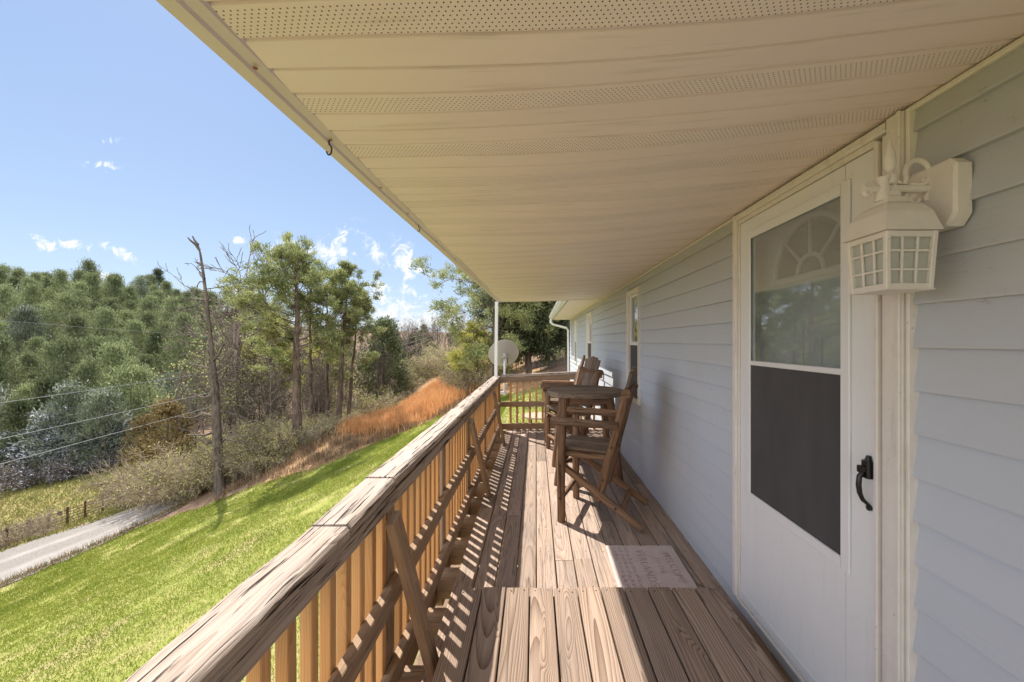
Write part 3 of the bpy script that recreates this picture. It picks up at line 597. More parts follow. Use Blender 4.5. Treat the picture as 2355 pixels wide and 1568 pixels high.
    # --- pine and dark cedars beyond the end of the porch
    pine('spreading pine with long drooping limbs, partly hidden by the porch roof', 1138, 23, 560, .22, .28, 4.6, M['needle_tall'], 62, 60, spread=.34, L=.21, Wd=.045, side=None, name='spreading_pine')
    pine('low yellow-green pine limbs beside the satellite dish', 1098, 29, 765, .12, .15, 2.6, M['needle_yel'], 34, 44, spread=.34, L=.24, Wd=.05, name='small_pine')
    for i,(px,Y,yt,lb,rr) in enumerate([(1215,24,560,'dark cedar with a straight trunk right behind the satellite dish',2.1),(1258,27,560,'dark cedar with a leaning trunk near the downspout',1.5),(1160,33,600,'dense dark cedar seen left of the porch post',2.6)]):
        H = hgt(px,Y,yt); tr, limb, C = big_pine(H,.20,rr,.22,66,60,dead=4); V,q,tt = clump_leaves(C,34,.28,.22,.07,None,-.1)
        parts_tree('dark_cedar', lb, on(px,Y,0), tr, limb, (V,q,tt), M['needle_dark'], M['bark'])
    for i,(px,Y,s) in enumerate([(1288,33,.85),(1275,38,1.0),(1300,30,.7),(1240,40,1.1)]):
        d = pine_small(5,1.6,60,45,.26,.08,.0); obj_tree('bank_cedar','bushy green cedar on the leaf-covered bank beyond the house',on(px,Y,-.2),d,[M['needle_dark'] if i%2 else M['needle'],M['bark']],'cedars on the leaf-covered bank',s)
    # --- distant ridge wood beyond the field
    rb = [mesh_np('distant_tree', d[0], d[1], [M['twig_grey'], M['bud']], d[2], {'tint': d[3]}) for d in (bare_tree(9,3,.16,1,.7), bare_tree(9,4,.14,0,.6))]
    rp = [mesh_np('distant_conifer', d[0], d[1], [M['needle_dark'], M['bark']], d[2], {'tint': d[3]}) for d in (pine_small(8,1.9,40,30,.6,.2),)]
    for i in range(120):
        px = rng.uniform(880,1120); Y = rng.uniform(75,150); 
        if rng.random() < .8:
            o = put(bpy.data.objects.new('distant_tree', rb[i%2])); tag(o,'leafless brownish tree on the far ridge','tree','leafless trees on the far ridge'); s = rng.uniform(.7,1.1)
        else:
            o = put(bpy.data.objects.new('distant_conifer', rp[0])); tag(o,'dark conifer on the far ridge','tree','conifers on the far ridge'); s = rng.uniform(.5,.9)
        o.location = on(px,Y,-.2); o.scale=(s,s,s); o.rotation_euler=(0,0,rng.uniform(0,6.28))
    # --- utility pole and wires
    PY = 88; t = empty('utility_pole','lone wooden utility pole at the edge of the far field','pole',on(1006,PY,-.3)); mb = MB(); H = hgt(1006,PY,752); mb.tube([(0,0,0),(0,0,H)],[.17,.12],10); mb.build('shaft',M['pole'],t)
    mb = MB(); mb.box((-.7,-.06,H-.5),(.7,.06,H-.38)); mb.build('crossarm',M['pole'],t)
    top = Vector(t.location)
    for (py0, Yn, dz, sag, lb) in [(735,34,H-.3,.4,'topmost thin overhead wire crossing the pine hillside'),(920,17,H-.5,.6,'second overhead wire from the top, above the pines with painted glints'),(1006,16,H-1.1,.6,'third overhead wire, crossing the dead trunk at mid height'),(1066,15.5,H-1.7,.6,'lowest overhead wire, passing above the meadow')]:
        a = Vector(ray(-40,py0+ (12 if py0>800 else -2),Yn)); b = top+Vector((0,0,dz)); pts=[]
        if py0 == 735: b = Vector(ray(760,782,70))
        for i in range(61):
            f=i/60; p=a+(b-a)*f; p.z -= sag*4*f*(1-f); pts.append(p)
        mb = MB(); mb.tube(pts,.014 if py0>800 else .016,4,cap=False); tag(mb.build('power_line',M['wire']),lb,'wire')
    # --- pasture fence beyond the road
    FP = np.array([(-32.2,19),(-31.2,22.5),(-30.0,26.5),(-28.6,30.5),(-27.6,34)])
    t = empty('wire_fence','low rusty wire fence with steel posts between the road and the meadow','fence',(0,0,0)); L=[]
    for a,b in zip(FP[:-1],FP[1:]):
        for i in range(5): L.append(a+(b-a)*i/5)
    L.append(FP[-1]); L=[(p[0],p[1],z1(p[0],p[1])) for p in L]
    for p in L:
        mb=MB(); mb.tube([(p[0],p[1],p[2]-.3),(p[0],p[1],p[2]+1.22)],.06,6); mb.build('post',M['fence'],t)
    mb=MB()
    for h in (.15,.33,.5,.68,.86,1.04): mb.tube([(p[0],p[1],p[2]+h) for p in L],.024,4,cap=False)
    mb.build('wire_mesh',M['fence'],t)
    p=L[9]; mb=MB(); mb.box((p[0]-.30,p[1]-.30,p[2]+.78),(p[0]-.02,p[1]-.27,p[2]+1.08)); s=mb.build('notice_board',M['pole']); tag(s,'small weathered square sign fixed to the pasture fence','sign')
    # --- broom sedge
    n=76000; X=rng.uniform(-13,-4.5,n*2); Y=rng.uniform(22,48,n*2); k=inpoly(X,Y,ORANGE); X=X[k][:n]; Y=Y[k][:n]
    cl=np.array([mnoise.noise(Vector((x*.5,y*.5,0))) for x,y in zip(X,Y)]); cl=cl*.6+.8*np.array([mnoise.noise(Vector((x*1.6,y*1.6,7))) for x,y in zip(X,Y)]); k=cl>-.22+.16*rng.normal(size=len(X)); cl=cl[k]; X=X[k];Y=Y[k]
    X=X+rng.normal(0,.55,len(X))*(rng.random(len(X))<.5); Y=Y+rng.normal(0,.7,len(X))*(rng.random(len(X))<.5)
    P=np.stack([X,Y,zT(X,Y)-.03],-1); D=unit(rng.normal(0,.16,P.shape)+np.array([0,0,1])); Ln=rng.uniform(.4,1.0,len(P))*np.clip(.8+cl*.9,.4,1.4); V,q=blades(P,D,Ln,.03); tt=np.repeat(rng.uniform(0,1,len(P)),4)
    o=put(bpy.data.objects.new('broom_sedge',mesh_np('broom_sedge',V,[q],[M['orange']],None,{'tint':tt}))); tag(o,'tall rusty orange dry grass on the slope beyond the lawn','grass',kind='stuff')
    # dry tufts on the bank between lawn and brush
    n=46000; X=rng.uniform(-17,-3,n); Y=rng.uniform(20,31,n); k=(Y>lawn_edge(X)+rng.normal(0,.3,n))&(Y<lawn_edge(X)+9); X=X[k];Y=Y[k]
    cl=np.array([mnoise.noise(Vector((x*.9,y*.9,4))) for x,y in zip(X,Y)]); k=cl>.02+.2*rng.normal(size=len(X)); X=X[k];Y=Y[k]
    P=np.stack([X,Y,zT(X,Y)-.03],-1); D=unit(rng.normal(0,.35,P.shape)+np.array([0,0,1])); V,q=blades(P,D,rng.uniform(.2,.5,len(P)),.03); tt=np.repeat(rng.uniform(0,1,len(P)),4)
    o=put(bpy.data.objects.new('dry_grass',mesh_np('dry_grass',V,[q],[M['russet']],None,{'tint':tt}))); tag(o,'brown dry weeds on the bank between lawn and brush','grass',kind='stuff')
    # lawn blades: denser near the porch
    n=620000; X=-1.3-rng.uniform(0,1,n)**1.25*25; Y=rng.uniform(-1,23,n); k=lawn_mask(X,Y)&(Y>.25*-X-4.5)&(np.hypot(X,Y)>1.5); X=X[k];Y=Y[k]
    dist=np.hypot(X,Y); h=rng.uniform(.02,.055,len(X))*(1+dist*.035)
    gn=np.array([mnoise.noise(Vector((x*.45,y*.45,1)))+.6*mnoise.noise(Vector((x*1.7,y*1.7,2))) for x,y in zip(X,Y)])
    k=gn>-.36+.25*rng.normal(size=len(X)); X,Y,h,gn,dist=X[k],Y[k],h[k],gn[k],dist[k]
    P=np.stack([X,Y,zT(X,Y)-.01],-1); D=unit(rng.normal(0,.8,P.shape)+np.array([0,0,1])); V,q=blades(P,D,h*1.3,.0035+.0007*dist); tt=np.repeat(np.clip(.5-gn*.5+rng.normal(0,.11,len(P)),0,1),4)
    o=put(bpy.data.objects.new('lawn_grass',mesh_np('lawn_grass',V,[q],[M['grass']],None,{'tint':tt}))); tag(o,'short bright green lawn sloping down from the porch','grass',kind='stuff')
    # lawn beyond the end rail and weeds beside the road
    n=30000; X=rng.uniform(-4,8,n); Y=rng.uniform(7,20,n); P=np.stack([X,Y,zT(X,Y)-.01],-1); D=unit(rng.normal(0,.5,P.shape)+np.array([0,0,1])); V,q=blades(P,D,rng.uniform(.05,.11,n),.02); tt=np.repeat(rng.uniform(0,1,n),4)
    o=put(bpy.data.objects.new('lawn_grass',mesh_np('lawn_grass',V,[q],[M['grass']],None,{'tint':tt}))); tag(o,'green lawn seen through the end railing','grass',kind='stuff')
    n=6000; Y=rng.uniform(13,26,n); X=road_x(Y)+RW-.15+np.abs(rng.normal(0,.45,n)); P=np.stack([X,Y,zT(X,Y)-.02],-1); D=unit(rng.normal(0,.5,P.shape)+np.array([0,0,1])); V,q=blades(P,D,rng.uniform(.1,.45,n),.018); tt=np.repeat(rng.uniform(0,1,n),4)
    o=put(bpy.data.objects.new('roadside_weeds',mesh_np('roadside_weeds',V,[q],[M['cedar_brown']],None,{'tint':tt}))); tag(o,'dry brown weeds along the near edge of the gravel road','weeds',kind='stuff')
    n=40000; X=rng.uniform(-60,-26,n); Y=rng.uniform(20,50,n); k=X<road_x(Y)-3.2; X=X[k];Y=Y[k]; P=np.stack([X,Y,zT(X,Y)-.02],-1); D=unit(rng.normal(0,.5,P.shape)+np.array([0,0,1])); V,q=blades(P,D,rng.uniform(.15,.45,len(P)),.06); tt=np.repeat(rng.uniform(0,1,len(P)),4)
    o=put(bpy.data.objects.new('meadow_grass',mesh_np('meadow_grass',V,[q],[M['meadow']],None,{'tint':tt}))); tag(o,'tan and green meadow grass beyond the fence','grass',kind='stuff')
    # round tan garden table top on the lawn beyond the end rail
    x,y=XY(1237,10.5); t=empty('garden_table','round tan garden table on the lawn beyond the end railing','table',(x,y,z1(x,y)))
    mb=MB(); mb.tube([(0,0,.50),(0,0,.54)],.42,28); mb.build('table_top',plain('tan_top',(.42,.31,.22),.8),t)
    for a in range(4):
        mb=MB(); c,s=math.cos(a*1.57+.7)*.28,math.sin(a*1.57+.7)*.28; mb.tube([(c*1.2,s*1.2,-.1),(c,s,.5)],.03,8); mb.build('leg',M['log'],t)
landscape()
# ================================================================== HOUSE
WX = 1.15; YE = 13.2; Y0H = -5.0
house = empty('house', 'single-storey house with pale blue-grey vinyl siding and a covered side porch', 'house', (WX, 0, 0))
def H(mb, name, mats, parent=None):
    o = mb.build(name, mats, parent or house)
    if (parent or house) is house: o.location = (-WX, 0, 0)
    return o
# openings: (y0, y1, z0, z1)
DOOR = (1.262, 2.205, .07, 2.20); WINS = [(4.33,4.89,.80,2.10),(7.99,8.82,.80,2.10),(11.0,11.62,.86,2.10)]
def siding():
    mb = MB(); e = .129; zb = 1.48-12*e; cuts = [DOOR]+WINS
    k = 0; z = zb
    while z < 2.5:
        za, zt = z, z+e
        if za > 2.46: break
        jit = random.uniform(0,2.2); ys = sorted(set([Y0H, YE]+[c for d in cuts for c in d[:2]]+[y for y in np.arange(Y0H+jit, YE, 3.66)]))
        for a, b in zip(ys[:-1], ys[1:]):
            if b-a < .01: continue
            mid = (a+b)/2; spans = [(za, min(zt, 2.5))]
            for d in cuts:
                if d[0] <= mid <= d[1]:
                    ns = []
                    for (p, q) in spans:
                        if d[2] > p: ns.append((p, min(q, d[2])))
                        if d[3] < q: ns.append((max(p, d[3]), q))
                    spans = [s for s in ns if s[1]-s[0] > .004]
            for (p, q) in spans:
                top = za > 2.0 and 4.89 <= mid <= 7.99 and q > 2.1
                n = max(1, int((b-a)/.35)); vs=[]; fs=[]
                for i in range(n+1):
                    y = a+(b-a)*i/n; w = .0022*math.sin(y*2.3+k*1.7)+.0012*math.sin(y*6.1+k)
                    dz = -.085*max(0,1-(y-4.89)/1.9)**1.3 if top else 0.0
                    X = lambda zz: WX-.021+.017*(zz-za)/e+w
                    vs += [(WX-.001,y,p+dz),(X(p),y,p+dz),(X(p+.006)-.0015,y,p+.006+dz),(X(q),y,q+dz),(WX-.001,y,q+dz+.001)]
                for i in range(n):
                    for j in range(4): fs.append((i*5+j,(i+1)*5+j,(i+1)*5+j+1,i*5+j+1))
                fs += [(0,1,2,3,4),(n*5+4,n*5+3,n*5+2,n*5+1,n*5)]
                mb.add(vs, fs, 0, smooth=False)
        z += e; k += 1
    return mb
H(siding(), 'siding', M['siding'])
def wallcore():
    mb = MB(); t = .10; a = WX+.004
    ys = [Y0H, DOOR[0], DOOR[1]]+[c for w in WINS for c in w[:2]]+[YE]
    for i in range(0, len(ys), 2): mb.box((a, ys[i], -.35), (a+t, ys[i+1], 2.55), bev=0)
    for d in [DOOR]+WINS:
        if d[2] > -.3: mb.box((a, d[0], -.35), (a+t, d[1], d[2]-.02), bev=0)
        mb.box((a, d[0], d[3]+.02), (a+t, d[1], 2.55), bev=0)
    mb.box((a, YE-.1, -.35), (9, YE-.002, 2.55), bev=0); mb.box((a, Y0H+.002, -.35), (9, Y0H+.1, 2.55), bev=0); mb.box((8.9, Y0H+.2, -.35), (9, YE-.2, 2.55), bev=0)
    return mb
H(wallcore(), 'wall', M['backing'])
mb = MB(); mb.box((WX+.03,Y0H+.05,-3.0),(8.9,YE-.05,-.36), bev=0); H(mb,'foundation',M['block'])
mb = MB(); mb.box((WX-.02,YE-.06,-.1),(WX+.05,YE+.02,2.3), bev=.004); H(mb,'corner_trim',M['white'])
# soffits -----------------------------------------------------------
FX = -.63; YP = 6.62; YB = -2.6
def zf(y): return CZ+.560+.013*y          # fascia underside
def sagz(x, y):
    u = (x-FX)/(WX-FX); z = zf(y)+.008+(2.213-zf(y)-.008)*u
    return z + math.sin(math.pi*u)*(.016*math.sin(y*1.9+.8)+.012*math.sin(y*4.3+u*1.5)+.006*math.sin(y*11+u*5)) - (.008+.034*math.exp(-max(y,0)/3.0))*math.sin(math.pi*u)
def soffit(x0, x1, ya, yb, zfun, nx=22):
    mb = MB(); p = .0835; k0 = math.floor((ya-.682)/p); vs=[]; rows=0; y=k0*p+.682; prof=[]
    while y < yb:
        for (fy, dz) in ((0.0,.009),(.05,.009),(.10,.0),(.93,-.002),(.97,-.001),(.985,.009)):
            yy = y+fy*p
            if ya <= yy <= yb: prof.append((yy,dz))
        y += p
    for (yy,dz) in prof:
        for i in range(nx+1):
            x = x0+(x1-x0)*i/nx; vs.append((x,yy,zfun(x,yy)+dz))
    n=len(prof); fs=[(r*(nx+1)+i,(r+1)*(nx+1)+i,(r+1)*(nx+1)+i+1,r*(nx+1)+i+1) for r in range(n-1) for i in range(nx)]
    mb.add(vs,fs,0); return mb
H(soffit(FX+.05, WX-.012, YB, YP, sagz), 'soffit', M['soffit'])
H(soffit(.57, WX-.012, YP+.05, YE+.25, lambda x,y: 2.215+.0*x, 4), 'eave_soffit', M['soffit'])
# fascia with rounded lip
mb = MB(); sec = [(-.072,.175),(-.072,.012),(-.066,.0),(-.030,-.003),(-.024,.003),(.0,.006),(.006,.012),(.006,.05)]
vs=[]; N=40
for i in range(N+1):
    y = YB+(YP+.03-YB)*i/N; w = .0015*math.sin(y*3.1)
    for (a,b) in sec: vs.append((FX+.06+a+w, y, zf(y)+b))
k=len(sec); fs=[(i*k+j,i*k+j+1,(i+1)*k+j+1,(i+1)*k+j) for i in range(N) for j in range(k-1)]
mb.add(vs,[f[::-1] for f in fs],0); H(mb,'fascia',M['fascia'])
mb = MB()
for i in range(26):
    x=FX+.05+(WX-FX-.06)*i/25; x2=FX+.05+(WX-FX-.06)*(i+1)/25
    if i<25: mb.box((x,YP+.002,sagz(x,YP)-.006),(x2,YP+.03,2.42), bev=0)
H(mb,'end_fascia',M['fascia'])
# J channel at the wall
mb = MB(); mb.bar((WX-.020,YB,2.197),(WX-.020,YE,2.199),.016,.018,bev=.004,n=30,jit=.0012); H(mb,'wall_channel',M['trim'])
# roof slab
mb = MB(); mb.add([(FX-.03,YB,2.25),(FX-.03,YP+.06,2.29),(5,YP+.06,3.9),(5,YB,3.8),(FX-.03,YB,2.28),(FX-.03,YP+.06,2.32),(5,YP+.06,3.95),(5,YB,3.85)],[(3,2,1,0),(4,5,6,7),(0,1,5,4),(1,2,6,5),(2,3,7,6),(3,0,4,7)]); 
mb.add([(.44,YP+.07,2.32),(.44,YE+.3,2.32),(5,YE+.3,3.95),(5,YP+.07,3.95),(.44,YP+.07,2.36),(.44,YE+.3,2.36),(5,YE+.3,4.0),(5,YP+.07,4.0)],[(3,2,1,0),(4,5,6,7),(0,1,5,4),(1,2,6,5),(2,3,7,6),(3,0,4,7)])
mb.add([(5,YB,3.82),(5,YE+.3,3.92),(9.6,YE+.3,2.3),(9.6,YB,2.3)],[(0,1,2,3)]); H(mb,'roof',M['shingle'])
# gutter and downspout at the far eave
mb = MB(); sec=[(.56,2.31),(.56,2.22),(.50,2.215),(.465,2.25),(.455,2.29),(.44,2.30),(.44,2.315),(.447,2.315),(.462,2.30),(.474,2.26),(.505,2.226),(.55,2.23),(.55,2.31)]
vs=[(x,y,z) for y in (YP+.10,YE+.28) for x,z in sec]; k=len(sec)
mb.add(vs,[(j,j+1,k+j+1,k+j) for j in range(k-1)]+[tuple(range(k)),tuple(range(2*k-1,k-1,-1))]); H(mb,'gutter',M['white_metal'])
mb = MB(); pts=[(.50,YE+.12,2.22),(.50,YE+.12,2.12),(.56,YE+.12,2.06),(1.02,YE+.10,1.93),(1.07,YE+.09,1.86),(1.08,YE+.08,1.2),(1.08,YE+.08,-.9)]; mb.tube(pts,.042,8,flat=.8,smooth=False); H(mb,'downspout',M['white_metal'])
# windows -----------------------------------------------------------
def window(d):
    y0,y1,z0,z1 = d; X=WX
    f=MB(); w=.055
    for (a,b,c,e) in ((y0,y0+w,z0,z1),(y1-w,y1,z0,z1)): f.box((X-.034,a,c),(X+.02,b,e),bev=.006)
    f.box((X-.034,y0+w,z1-w),(X+.02,y1-w,z1),bev=.006); f.box((X-.040,y0+w,z0),(X+.02,y1-w,z0+.045),bev=.006)
    for a in (y0,y1-.02): f.box((X-.042,a,z0),(X-.034,a+.02,z1),bev=.002)
    o=H(f,'window',M['trim']); L=o
    zm=(z0+z1)/2+.02; s=MB(); i0,i1=y0+w,y1-w
    for (a,b) in ((i0,i0+.03),(i1-.03,i1)): s.box((X-.006,a,zm),(X+.018,b,z1-w),bev=.003)
    s.box((X-.010,i0,zm-.02),(X+.018,i1,zm+.022),bev=.003); s.box((X-.006,i0+.03,z1-w-.03),(X+.018,i1-.03,z1-w),bev=.003); H(s,'sash',M['white'],L)
    g=MB(); g.add([(X+.008,i0+.02,zm+.01),(X+.008,i1-.02,zm+.01),(X+.008,i1-.02,z1-w-.02),(X+.008,i0+.02,z1-w-.02)],[(3,2,1,0)]); H(g,'pane',M['glass'],L)
    c=MB(); c.add([(X-.002,i0,z0+.045),(X-.002,i1,z0+.045),(X-.002,i1,zm-.018),(X-.002,i0,zm-.018)],[(3,2,1,0)]); H(c,'insect_screen',M['screen'],L)
    k=MB(); k.box((X+.09,i0-.3,z0-.2),(X+.10,i1+.3,z1+.2),bev=0); H(k,'blind',M['curtain'],L)
    return o
M['curtain']=plain('dim_curtain',(.16,.15,.14),.9,.3)
for d in WINS: window(d)
# entry -------------------------------------------------------------
X=WX
f=MB()
f.box((X-.045,1.205,.085),(X-.004,1.262,2.197),bev=.006); f.box((X-.052,1.205,.085),(X-.044,1.217,2.197),bev=.003)   # brick mould near side
f.box((X-.030,1.262,.085),(X+.01,1.292,2.16),bev=.004); f.box((X-.040,1.296,.085),(X+.01,1.312,2.15),bev=.003)
f.box((X-.045,2.205,.085),(X-.004,2.245,2.197),bev=.006); f.box((X-.032,2.19,.085),(X+.01,2.205,2.16),bev=.003)
f.box((X-.045,1.262,2.165),(X-.004,2.205,2.197),bev=.006); f.box((X-.034,1.312,2.142),(X+.01,2.19,2.165),bev=.003)
f.box((X-.040,1.262,.070),(X+.06,2.205,.085),bev=.003)
for zz in np.arange(.35,2.1,.36): f.box((X-.049,2.207,zz),(X-.0445,2.215,zz+.12),bev=.001)
f.box((X-.036,1.1905,.07),(X-.001,1.2035,2.197),axis=2,bev=.003); f.box((X-.036,2.2465,.07),(X-.001,2.259,2.197),axis=2,bev=.003)
df=H(f,'door_frame',M['lampwhite'])
d=MB(); ya,yb=1.316,2.186; za,zb_=.092,2.138; xo=X-.028; xi=X+.004; gy0,gy1,gz0,gz1=1.445,2.085,.700,2.045
d.box((xo,ya,za),(xi,gy0,zb_),axis=2,bev=.004); d.box((xo,gy1,za),(xi,yb,zb_),axis=2,bev=.004)
d.box((xo,gy0,za),(xi,gy1,gz0),axis=1,bev=.0); d.box((xo,gy0,gz1),(xi,gy1,zb_),axis=1,bev=.0)
door=H(d,'storm_door',M['white'])
d=MB(); w=.042
d.box((xo-.010,gy0-.03,gz0-.03),(xo-.0005,gy0-.03+w,gz1+.03),axis=2,bev=.005); d.box((xo-.010,gy1+.03-w,gz0-.03),(xo-.0005,gy1+.03,gz1+.03),axis=2,bev=.005)
d.box((xo-.010,gy0-.03+w,gz0-.03),(xo-.0005,gy1+.03-w,gz0-.03+w),axis=1,bev=.005); d.box((xo-.010,gy0-.03+w,gz1+.03-w),(xo-.0005,gy1+.03-w,gz1+.03),axis=1,bev=.005)
d.box((xo-.008,gy0+.012,1.375),(xo+.01,gy1-.012,1.398),axis=1,bev=.003)
H(d,'insert_frame',M['white'],door)
d=MB(); d.add([(xo+.004,gy0,1.39),(xo+.004,gy1,1.39),(xo+.004,gy1,gz1),(xo+.004,gy0,gz1)],[(3,2,1,0)]); H(d,'glass_pane',M['doorglass'],door)
d=MB(); n=10; vs=[]
for i in range(n+1):
    for j in range(n+1):
        u=i/n; v=j/n; vs.append((xo-.002-.003*math.sin(u*3.14)*math.sin(v*9)*.5, gy0+.006+(gy1-gy0-.012)*u, gz0+.008+(1.377-gz0-.008)*v-.012*math.sin(u*3.14)*(1-v)))
d.add(vs,[(i*(n+1)+j,i*(n+1)+j+1,(i+1)*(n+1)+j+1,(i+1)*(n+1)+j) for i in range(n) for j in range(n)]); H(d,'insect_screen',M['screen'],door)
d=MB(); d.box((xo-.004,ya,za),(xo-.0005,yb,za+.05),axis=1,bev=.001); H(d,'sweep',M['white'],door)
# handle: push-button latch and curved pull
d=MB(); hy=1.336; hz=1.075
d.box((xo-.0218,hy-.0168,hz-.0336),(xo,hy+.0168,hz+.0235),axis=2,bev=.006); d.tube([(xo-.0059,hy,hz+.0218),(xo-.0050,hy,hz+.0403)],[.0125,.007],8)
d.box((xo-.0386,hy-.0092,hz-.0151),(xo-.0218,hy+.0092,hz+.0084),axis=0,bev=.003)
pl=[(xo-.0252,hy,hz-.0134),(xo-.0370,hy,hz-.0286),(xo-.0395,hy,hz-.0571),(xo-.0361,hy,hz-.0840),(xo-.0260,hy,hz-.1067),(xo-.0109,hy,hz-.1201),(xo-.0034,hy,hz-.1310)]
d.tube(pl,[.0085,.010,.0105,.010,.0085,.006,.0085],8,flat=.8); d.disc((xo,hy,hz-.1344),(-1,0,0),.010,.008,10); H(d,'handle',M['black'],door)
# inner house door with half-round light
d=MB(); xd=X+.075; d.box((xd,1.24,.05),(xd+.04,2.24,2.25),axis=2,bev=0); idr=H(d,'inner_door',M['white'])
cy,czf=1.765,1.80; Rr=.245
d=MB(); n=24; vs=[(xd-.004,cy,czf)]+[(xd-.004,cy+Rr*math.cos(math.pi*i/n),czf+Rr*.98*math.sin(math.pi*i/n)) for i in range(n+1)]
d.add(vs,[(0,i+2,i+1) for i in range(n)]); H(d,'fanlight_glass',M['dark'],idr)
d=MB(); arc=lambda r: [(xd-.008,cy+r*math.cos(math.pi*i/n),czf+r*math.sin(math.pi*i/n)) for i in range(n+1)]
d.tube(arc(Rr+.012),.017,8); d.tube(arc(.085),.010,8)
for a in (45,90,135): d.tube([(xd-.008,cy+.085*math.cos(R(a)),czf+.085*math.sin(R(a))),(xd-.008,cy+Rr*math.cos(R(a)),czf+Rr*math.sin(R(a)))],.009,6)
d.tube([(xd-.008,cy-Rr-.028,czf-.008),(xd-.008,cy+Rr+.028,czf-.008)],.017,8); H(d,'fanlight_muntins',M['white'],idr)
d=MB()
for (a,b,c,e) in ((1.42,1.72,.3,1.55),(1.82,2.10,.3,1.55)):
    d.box((xd-.006,a,c),(xd-.001,a+.02,e),bev=.001); d.box((xd-.006,b-.02,c),(xd-.001,b,e),bev=.001); d.box((xd-.006,a+.02,e-.02),(xd-.001,b-.02,e),bev=.001)
H(d,'panel_moulding',M['white'],idr)
# porch lamp --------------------------------------------------------
lamp=empty('porch_lamp','white carriage lantern with gridded panes on the wall beside the storm door','lamp',(WX-.02,1.113,1.8)); LO=Vector(lamp.location)
def LB(mb,name,mat,parent=None):
    o=mb.build(name,mat,parent or lamp)
    if parent is None: o.location=-LO
    return o
lx,ly=.988,1.113
mb=MB(); bev=[(1.062,1.805),(1.162,1.805),(1.182,1.835),(1.182,1.965),(1.168,1.985),(1.062,1.985),(1.042,1.965),(1.042,1.835)]
bev=[(y-.006,z) for y,z in bev]
vs=[(WX-.015,y,z) for y,z in bev]+[(WX-.052,y,z) for y,z in bev]+[(WX-.058,ly+(y-ly)*.9,1.895+(z-1.895)*.92) for y,z in bev]; k=8
mb.add(vs,[(j,(j+1)%k,k+(j+1)%k,k+j) for j in range(k)]+[(k+j,k+(j+1)%k,2*k+(j+1)%k,2*k+j) for j in range(k)]+[tuple(range(2*k,3*k))]); LB(mb,'back_plate',M['lampwhite'])
mb=MB(); az=1.925
mb.tube([(WX-.055,ly,az),(lx-.075,ly,az)],.011,8); mb.tube([(lx-.02,ly,az-.035),(lx-.02,ly,az+.015),(lx-.02,ly,az+.03)],[.02,.016,.02],10)
LB(mb,'arm',M['lampwhite'])
def spiral(c,r0,r1,a0,a1,n=18): return [(c[0]+(r0+(r1-r0)*i/n)*math.cos(a0+(a1-a0)*i/n), c[1], c[2]+(r0+(r1-r0)*i/n)*math.sin(a0+(a1-a0)*i/n)) for i in range(n+1)]
mb=MB(); mb.tube(spiral((1.065,ly,az+.045),.036,.034,-2.2,3.6,20)+[(1.028,ly,az+.012)],.0075,8); mb.tube(spiral((1.012,ly,az+.012),.004,.017,0,5.2),.0065,6)
mb.tube(spiral((1.075,ly,az+.012),.004,.014,3,8),.006,6); LB(mb,'top_scroll',M['lampwhite'])
for c_,r0_,r1_,a0_,a1_,w_ in (((.922,ly,az-.008),.004,.018,3.4,8.0,.0075),((1.055,ly,az-.026),.004,.016,1,6.2,.006),((1.10,ly,az-.022),.004,.013,-1,4,.006),((1.02,ly,az-.024),.003,.014,2,7,.005)):
    mb=MB(); mb.tube(spiral(c_,r0_,r1_,a0_,a1_),w_,7); LB(mb,'lower_scroll',M['lampwhite'])
mb=MB(); prof=[(.016,.0),(.026,.006),(.024,.014),(.030,.02),(.018,.03),(.011,.034),(.019,.045),(.021,.062),(.018,.085),(.009,.108),(.004,.13),(.001,.132)]
mb.tube([(lx,ly,az+.012+p[1]) for p in prof],[p[0]*.72 for p in prof],14); LB(mb,'finial',M['lampwhite'])
# bell-shaped square roof
mb=MB(); pr=[(.076,1.792),(.074,1.798),(.072,1.806),(.062,1.845),(.048,1.868),(.030,1.880),(.028,1.895),(.018,1.900),(.016,1.915)]
vs=[(lx+sx*h,ly+sy*h,z) for h,z in pr for sx,sy in ((-1,-1),(1,-1),(1,1),(-1,1))]
mb.add(vs,[(i*4+j,i*4+(j+1)%4,(i+1)*4+(j+1)%4,(i+1)*4+j) for i in range(len(pr)-1) for j in range(4)]+[(3,2,1,0),tuple(len(pr)*4-4+j for j in range(4))]); LB(mb,'lantern_roof',M['lampwhite'])
mb=MB(); gl=MB(); zt,zb2=1.790,1.640; ht,hb=.063,.056
cor=((-1,-1),(1,-1),(1,1),(-1,1))
P=lambda s,h,z:(lx+s[0]*h,ly+s[1]*h,z)
for j in range(4):
    a,b=cor[j],cor[(j+1)%4]; mb.bar(P(a,ht,zt),P(a,hb,zb2),.013,.013,up=(1,0,0),bev=.002)
    mb.bar(P(a,ht,zt-.007),P(b,ht,zt-.007),.016,.010,bev=.002); mb.bar(P(a,hb,zb2+.006),P(b,hb,zb2+.006),.016,.010,bev=.002)
    A=[Vector(P(a,ht-.001,zt)),Vector(P(b,ht-.001,zt)),Vector(P(b,hb-.001,zb2)),Vector(P(a,hb-.001,zb2))]
    for f in (1/3,2/3):
        mb.bar(A[0].lerp(A[1],f),A[3].lerp(A[2],f),.006,.006,up=A[1]-A[0],bev=.001); mb.bar(A[0].lerp(A[3],f),A[1].lerp(A[2],f),.006,.006,bev=.001)
    B=[Vector(P(a,ht-.006,zt)),Vector(P(b,ht-.006,zt)),Vector(P(b,hb-.006,zb2)),Vector(P(a,hb-.006,zb2))]; gl.add(B,[(3,2,1,0)])
mb.box((lx-.064,ly-.064,zb2-.004),(lx+.064,ly+.064,zb2),bev=.001); cage=LB(mb,'cage',M['lampwhite']); LB(gl,'panes',M['frost'],cage)
